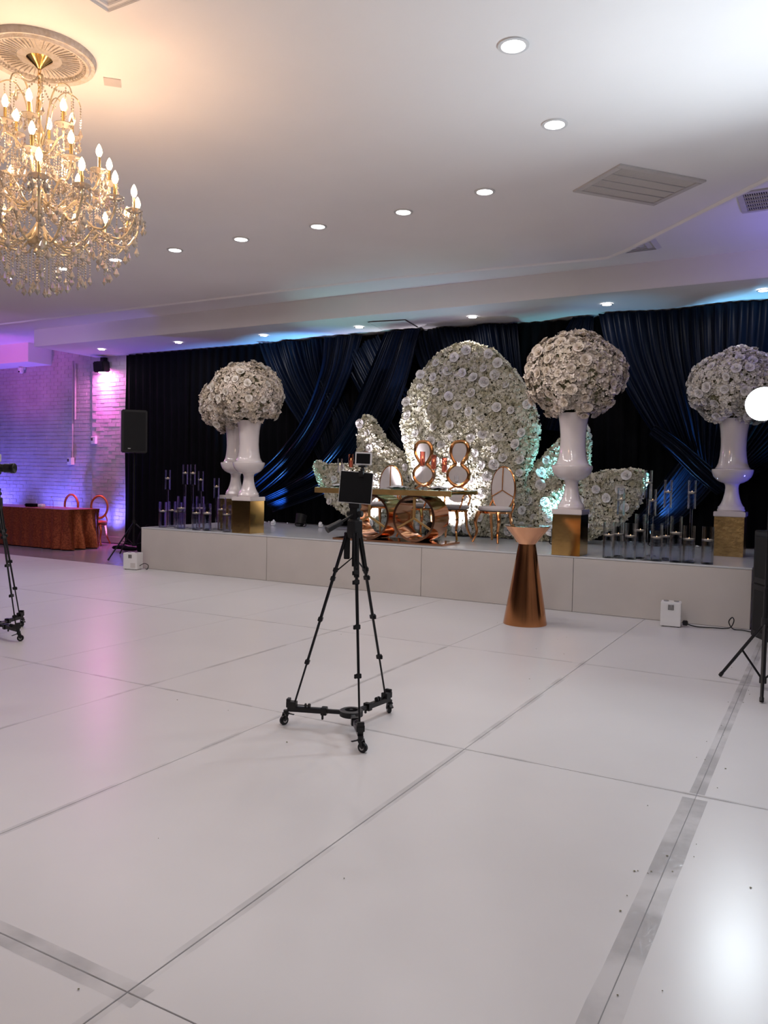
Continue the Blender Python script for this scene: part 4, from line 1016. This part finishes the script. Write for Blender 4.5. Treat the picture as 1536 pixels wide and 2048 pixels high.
prof = [(-hw, -0.19), (hw, -0.19), (hw, 0.05), (hw-0.10, 0.19), (-hw+0.10, 0.19), (-hw, 0.05)]
m.slab(prof, 0, hh)
lsp = thing('loudspeaker', 'black loudspeaker raised on the stand left of the stage', 'speaker', (sp[0]-.02, sp[1], 1.83), 0.9)
m.build('cabinet', 'black_plastic', lsp, bevel=0.015)
MB().box((0, -0.196, hh/2), (0.36, 0.012, 0.66)).build('front_grille', 'speaker_mesh', lsp, bevel=0.004)
MB().box((-0.09, -0.204, 0.07), (0.045, 0.004, 0.016)).build('badge', 'grey_metal', lsp)
MB().box((hw+.001, -0.05, 0.42), (0.006, 0.09, 0.14)).build('handle_recess', 'black_metal', lsp)
# bag on floor
m = MB(); vs = []; n = 20
for j in range(9):
    for i in range(n):
        a = 2*PI*i/n; u = j/8; r = 0.20*(1-u**3)**.5*(1+.10*math.sin(3*a+j)); vs.append((r*1.0*math.cos(a), r*0.8*math.sin(a), 0.005+0.52*u+0.01*math.sin(a*4)))
m.add(vs, [(j*n+i, j*n+(i+1) % n, (j+1)*n+(i+1) % n, (j+1)*n+i) for j in range(8) for i in range(n)])
tag(m.build('equipment_bag', 'black_cloth', loc=(-11.05, 10.75, 0), recalc=False), 'black cloth bag slumped on the floor behind the left speaker stand', 'bag')
m = MB().tube(bez([(0, 0, .04), (.2, .02, .06), (.4, -.03, .05), (.62, .02, .05)], 14), [0.03, .05, .05, .06, .06, .07, .07, .07, .07, .06, .06, .06, .05, .03], 10, flat=.7)
tag(m.build('stand_bag', 'black_cloth', loc=(-11.95, 10.75, 0)), 'long black carry bag lying on the floor left of the speaker stand', 'bag')
# right: light stand with LED head
ls = (-0.37, 6.39, 0)
stand(ls, (142, -87, 28), 'black tripod light stand at the right picture edge', 2.0, 0.40, 0.50, 0.07, 'light_stand', 0.013)
lh = thing('video_light', 'round LED video light glaring at the right picture edge', 'lamp', (-0.44, 6.36, 2.08))
lh.rotation_euler = Vector((0.15, 1, -0.05)).to_track_quat('Z', 'Y').to_euler()
MB().lathe([(0.0005, 0.07), (0.07, 0.07), (0.115, 0.03), (0.122, 0.0), (0.122, -0.006), (0.121, -0.006), (0.12, -0.006), (0.0005, -0.008)], n=32, capb=False, capt=False).build('housing', 'black_plastic', lh)
MB().lathe([(0.0005, -0.012), (0.12, -0.012), (0.121, -0.009), (0.0005, -0.009)], n=32, capb=False, capt=False).build('lens', 'led_head', lh)
# right subwoofers
d1 = Vector((0.47, -0.88, 0)).normalized(); rzs = math.atan2(d1.y, d1.x)
cx = Vector((-0.63, 8.66, 0))+d1*0.3+Vector((0.88, 0.47, 0))*0.3
for k, (z0, z1, l) in enumerate(((0, 0.525, 'lower black subwoofer case right of the stage'), (0.53, 1.05, 'upper black subwoofer case stacked right of the stage'))):
    t = thing('subwoofer_case', l, 'speaker', (cx.x, cx.y, z0), rzs, 'stacked black cases at the right')
    MB().box((0, 0, (z1-z0)/2), (0.6, 0.6, z1-z0)).build('cabinet', 'black_plastic', t, bevel=0.008)
    MB().box((0, -0.301, (z1-z0)/2), (0.5, 0.006, 0.40)).build('grille', 'speaker_mesh', t)
    MB().box((0.12, -0.304, z1-z0-0.03), (0.14, 0.012, 0.022)).build('handle', 'grey_metal', t)

# spark machines
def fxbox(loc, rz, label, wd):
    t = thing('effects_machine', label, 'machine', loc, rz, 'white metal boxes at the stage foot')
    MB().box((0, 0, 0.132), (wd, 0.17, 0.25)).build('case', 'white_plastic', t, bevel=0.006)
    m = MB()
    for i in range(5): m.box((-wd*.02+i*0.012-.02, -0.087, 0.205), (0.006, 0.004, 0.055))
    m.build('vent_slots', 'slat_dark', t)
    for x in (-wd*.25, wd*.25): MB().cyl((x, 0.0, 0.257), (x, 0, 0.268), 0.026, n=16).build('nozzle', 'grey_metal', t)
    for x in (-wd*.38, wd*.38):
        for y in (-.06, .06): MB().cyl((x, y, 0), (x, y, 0.01), 0.01, n=8).build('foot', 'black_plastic', t)
    return t
fxbox((-1.40, 8.72, 0), 0.12, 'white vented box on the floor before the right stage front', 0.20)
b2 = fxbox((-9.32, 8.78, 0), 0.25, 'white vented box on the floor at the left stage corner', 0.24)
MB().box((0.05, -0.088, 0.07), (0.08, 0.003, 0.07)).build('label_plate', 'grille_paint', b2)
def cable(name, pts, r, label, m_='black_plastic', n=60):
    o = MB().tube(bez(pts, n), r, 6).build(name, m_); return tag(o, label, 'cable')
cable('power_cable', [(-1.285, 8.72, .05), (-1.24, 8.73, 0.035), (-1.15, 8.78, 0.008), (-0.98, 8.80, 0.012), (-0.90, 8.84, 0.008), (-0.83, 8.82, 0.03), (-0.80, 8.82, 0.10), (-0.82, 8.84, 0.13), (-0.85, 8.84, 0.08), (-0.81, 8.86, 0.01), (-0.72, 8.86, 0.008), (-0.62, 8.80, 0.006)], 0.006, 'black power cable looping from the right vented box along the stage')
tag(MB().box((-1.255, 8.72, 0.045), (0.05, 0.035, 0.05)).build('power_plug', 'black_plastic', bevel=0.006), 'black power plug beside the right vented box', 'plug')
cable('power_cable', [(-9.2, 8.8, .06), (-9.12, 8.82, 0.10), (-9.06, 8.84, 0.07), (-9.08, 8.84, 0.012), (-9.15, 8.88, 0.008)], 0.006, 'short black cable loop beside the left vented box', n=24)

# stage par lights and crumpled paper
def par(loc, rz, tilt, label, lens='par_lens'):
    t = thing('par_light', label, 'stage light', loc, rz, 'black uplights on the stage')
    MB().tube([(-0.10, 0, 0.10), (-0.11, 0, 0.02), (-0.09, 0, 0.006), (0.09, 0, 0.006), (0.11, 0, 0.02), (0.10, 0, 0.10)], 0.008, 6).build('bracket', 'black_metal', t)
    R = Matrix.Rotation(tilt, 3, 'X')
    a = R @ Vector((0, 0, -0.08)); b = R @ Vector((0, 0, 0.08)); c0 = Vector((0, 0, 0.12))
    MB().cyl(c0+a, c0+b, 0.075, 0.095, 24).build('can', 'black_plastic', t)
    MB().cyl(c0+b*1.0, c0+b*1.03, 0.075, n=20).build('lens', lens, t)
    MB().box(c0+a*1.3, (0.1, 0.08, 0.05), R=R).build('driver_box', 'black_plastic', t, bevel=0.004)
    return t
par((-7.72, 10.95, ZS), 0.0, -0.35, 'black uplight on the stage right of the left plinths')
par((-4.95, 10.30, ZS), 0.2, -0.4, 'black uplight behind the throne chairs at the flower wall foot')
par((-6.25, 10.32, ZS), -0.2, -0.4, 'black uplight behind the left hoop of the head table')
par((-3.15, 10.42, ZS), 0.1, -0.4, 'black uplight hidden behind the middle urn')
par((-2.0, 11.12, ZS), 0.0, -0.2, 'black uplight behind the right candle glasses')
for (x, y, l, s_) in ((-8.14, 10.75, 'crumpled white paper ball on the stage right of the left plinth', 0.045), (-7.35, 11.0, 'crumpled white paper scrap on the stage behind the middle tripod', 0.04)):
    m = MB().sphere((0, 0, s_*.9), s_, 10, 7)
    m.v = [tuple(c*(1+rnd.uniform(-.25, .25)) for c in v[:2])+(max(0.001, v[2]*(1+rnd.uniform(-.2, .3))),) for v in m.v]
    tag(m.build('crumpled_paper', 'paper', loc=(x, y, ZS), smooth=False), l, 'paper')
m = MB()
for i in range(26):
    m.bead((rnd.uniform(-9.0, -1.4), rnd.uniform(11.2, 11.45), ZS+.02), rnd.uniform(.01, .03), 0.012)
tag(m.build('fallen_petals', 'paper', smooth=False, kind='stuff'), 'white petal scraps along the curtain foot on the stage', 'petals')

# ================================================================== LEFT SIDE TABLE, CHAIRS, WALL FITTINGS
sx0, sx1, sy0, sy1, sh = -16.6, -12.55, 10.15, 10.95, 0.75
m = MB(); N_ = 220; per = []
cor = [(sx0, sy0), (sx1, sy0), (sx1, sy1), (sx0, sy1)]
tot = 2*(sx1-sx0+sy1-sy0)
for i in range(N_):
    d = i/N_*tot; L = [sx1-sx0, sy1-sy0, sx1-sx0, sy1-sy0]; k = 0
    while d > L[k]: d -= L[k]; k += 1
    a = Vector(cor[k]); b = Vector(cor[(k+1) % 4]); p = a.lerp(b, d/L[k]); nn = Vector(((b-a).y, -(b-a).x)).normalized()
    e = min(d, L[k]-d); per.append((p, nn, e, k, i))
vs = []; rows = 8
for j in range(rows+1):
    u = j/rows
    for p, nn, e, k, i in per:
        c_ = math.exp(-e/0.35)
        fold = (0.014+0.07*c_+ (0.05 if k == 1 else 0))*math.sin(i*0.9+0.5*math.sin(i*.31))*u**.7
        q = p+nn*(fold+0.05*u*c_+0.02*u); vs.append((q.x, q.y, sh*(1-u)+0.008+0.01*math.sin(i*.4)*u*0))
m.add(vs, [(j*N_+i, j*N_+(i+1) % N_, (j+1)*N_+(i+1) % N_, (j+1)*N_+i) for j in range(rows) for i in range(N_)])
m.add([(x, y, sh+.008) for x, y in cor], [(0, 1, 2, 3)])
tag(m.build('sequin_tablecloth', 'sequin', recalc=False, ang=60), 'rust orange sequin tablecloth hanging to the floor at the left wall', 'tablecloth')
def hoop_chair(loc, rz, label):
    t = thing('hoop_back_chair', label, 'chair', loc, rz, 'orange hoop-back chairs at the sequin table')
    chair_base(t, 'orange_chair')
    for o in t.children:
        if o.name.startswith('seat') and not o.name.startswith('seat_frame'): o.data.materials[0] = M['orange_chair']
    MB().tube(oval_pts(0.17, 0.225, 36, 0, 0.76, 0.215), 0.024, 8, closed=True).build('back_frame', 'orange_chair', t)
    for s_ in (-1, 1): MB().tube(bez([(s_*0.16, 0.16, 0.40), (s_*0.17, 0.19, 0.50), (s_*0.12, .215, 0.60)], 8), 0.015, 8).build('back_post', 'orange_chair', t)
    return t
hoop_chair((-13.05, 11.28, 0), 0.5, 'orange hoop-back chair standing clear right of the sequin table')
hoop_chair((-14.05, 11.33, 0), 0.2, 'orange hoop-back chair behind the sequin table')
t = thing('glass_bottle', 'clear glass bottle on the sequin table', 'bottle', (-13.33, 10.45, sh+.009))
MB().lathe([(0.0005, 0), (0.035, 0), (0.036, 0.12), (0.015, 0.16), (0.012, 0.2), (0.0005, 0.2)], n=18, capb=False, capt=False).build('bottle_body', 'glass', t)
MB().cyl((0, 0, .2), (0, 0, .215), 0.013, n=12).build('cap', 'white_plastic', t)
tag(MB().box((0, 0, .03), (0.26, 0.16, 0.06)).build('black_pouch', 'black_cloth', loc=(-14.0, 10.5, sh+.009), bevel=.02), 'small black pouch lying on the sequin table', 'pouch')
tag(MB().box((0, 0, .03), (0.12, 0.10, 0.06)).build('tissue_pack', 'paper', loc=(-13.72, 10.52, sh+.009), bevel=.01), 'white tissue pack between pouch and bottle on the sequin table', 'tissue')
# wall spotlight
t = thing('wall_spotlight', 'black wall spotlight throwing pink light down the brick wall', 'spotlight', (-13.26, 11.60, 3.66))
MB().box((0, 0.06, 0.13), (0.10, 0.10, 0.14)).build('bracket', 'black_metal', t)
MB().box((0, 0, 0), (0.30, 0.20, 0.22), R=Matrix.Rotation(0.1, 3, 'X')).build('housing', 'black_plastic', t, bevel=0.02)
MB().tube(bez([(-0.12, 0, 0.12), (-0.22, 0.02, 0.06), (-0.2, 0.03, -0.08), (-0.1, 0.02, -0.12)], 12), 0.007, 6).build('cord', 'black_plastic', t)
MB().cyl((0, 0.02, -0.112), (0, 0.02, -0.118), 0.07, n=20).build('lens', 'pink_lens', t)
t = thing('security_camera', 'small white security camera on the back wall at left', 'security camera', (-15.96, 11.70, 3.74))
MB().cyl((0, 0.08, 0.05), (0, 0, 0.05), 0.05, n=16).build('mount', 'white_plastic', t)
MB().lathe([(0.0005, -0.09), (0.05, -0.07), (0.065, -0.02), (0.065, 0.04), (0.0005, 0.07)], n=20, capb=False, capt=False).build('dome', 'white_plastic', t)
MB().sphere((0.0, -0.045, -0.045), 0.025).build('lens', 'black_plastic', t)
for (x, z, zt, l) in ((-14.36, 1.70, 3.86, 'outlet box with long conduit left of the pink light'), (-13.62, 2.15, 3.0, 'outlet box with short conduit under the pink light')):
    t = thing('outlet_box', l, 'outlet', (x, 11.76, z), 0, 'surface outlet boxes on the brick wall')
    MB().box((0, -.02, 0), (0.14, 0.09, 0.16)).build('box', 'white_plastic', t, bevel=0.008)
    MB().box((-.03, -.067, 0.02), (0.05, 0.006, 0.06)).build('socket', 'slat_dark', t)
    MB().cyl((0.03, 0, 0.08), (0.03, 0, zt-z), 0.014, n=10).build('conduit', 'wall_paint', t)
tag(MB().cyl((0, 0, 0), (0, 0, 1.2), 0.02, n=10).build('wall_conduit', 'wall_paint', loc=(-14.24, 11.755, 2.6)), 'second painted conduit dropping beside the long one', 'conduit')
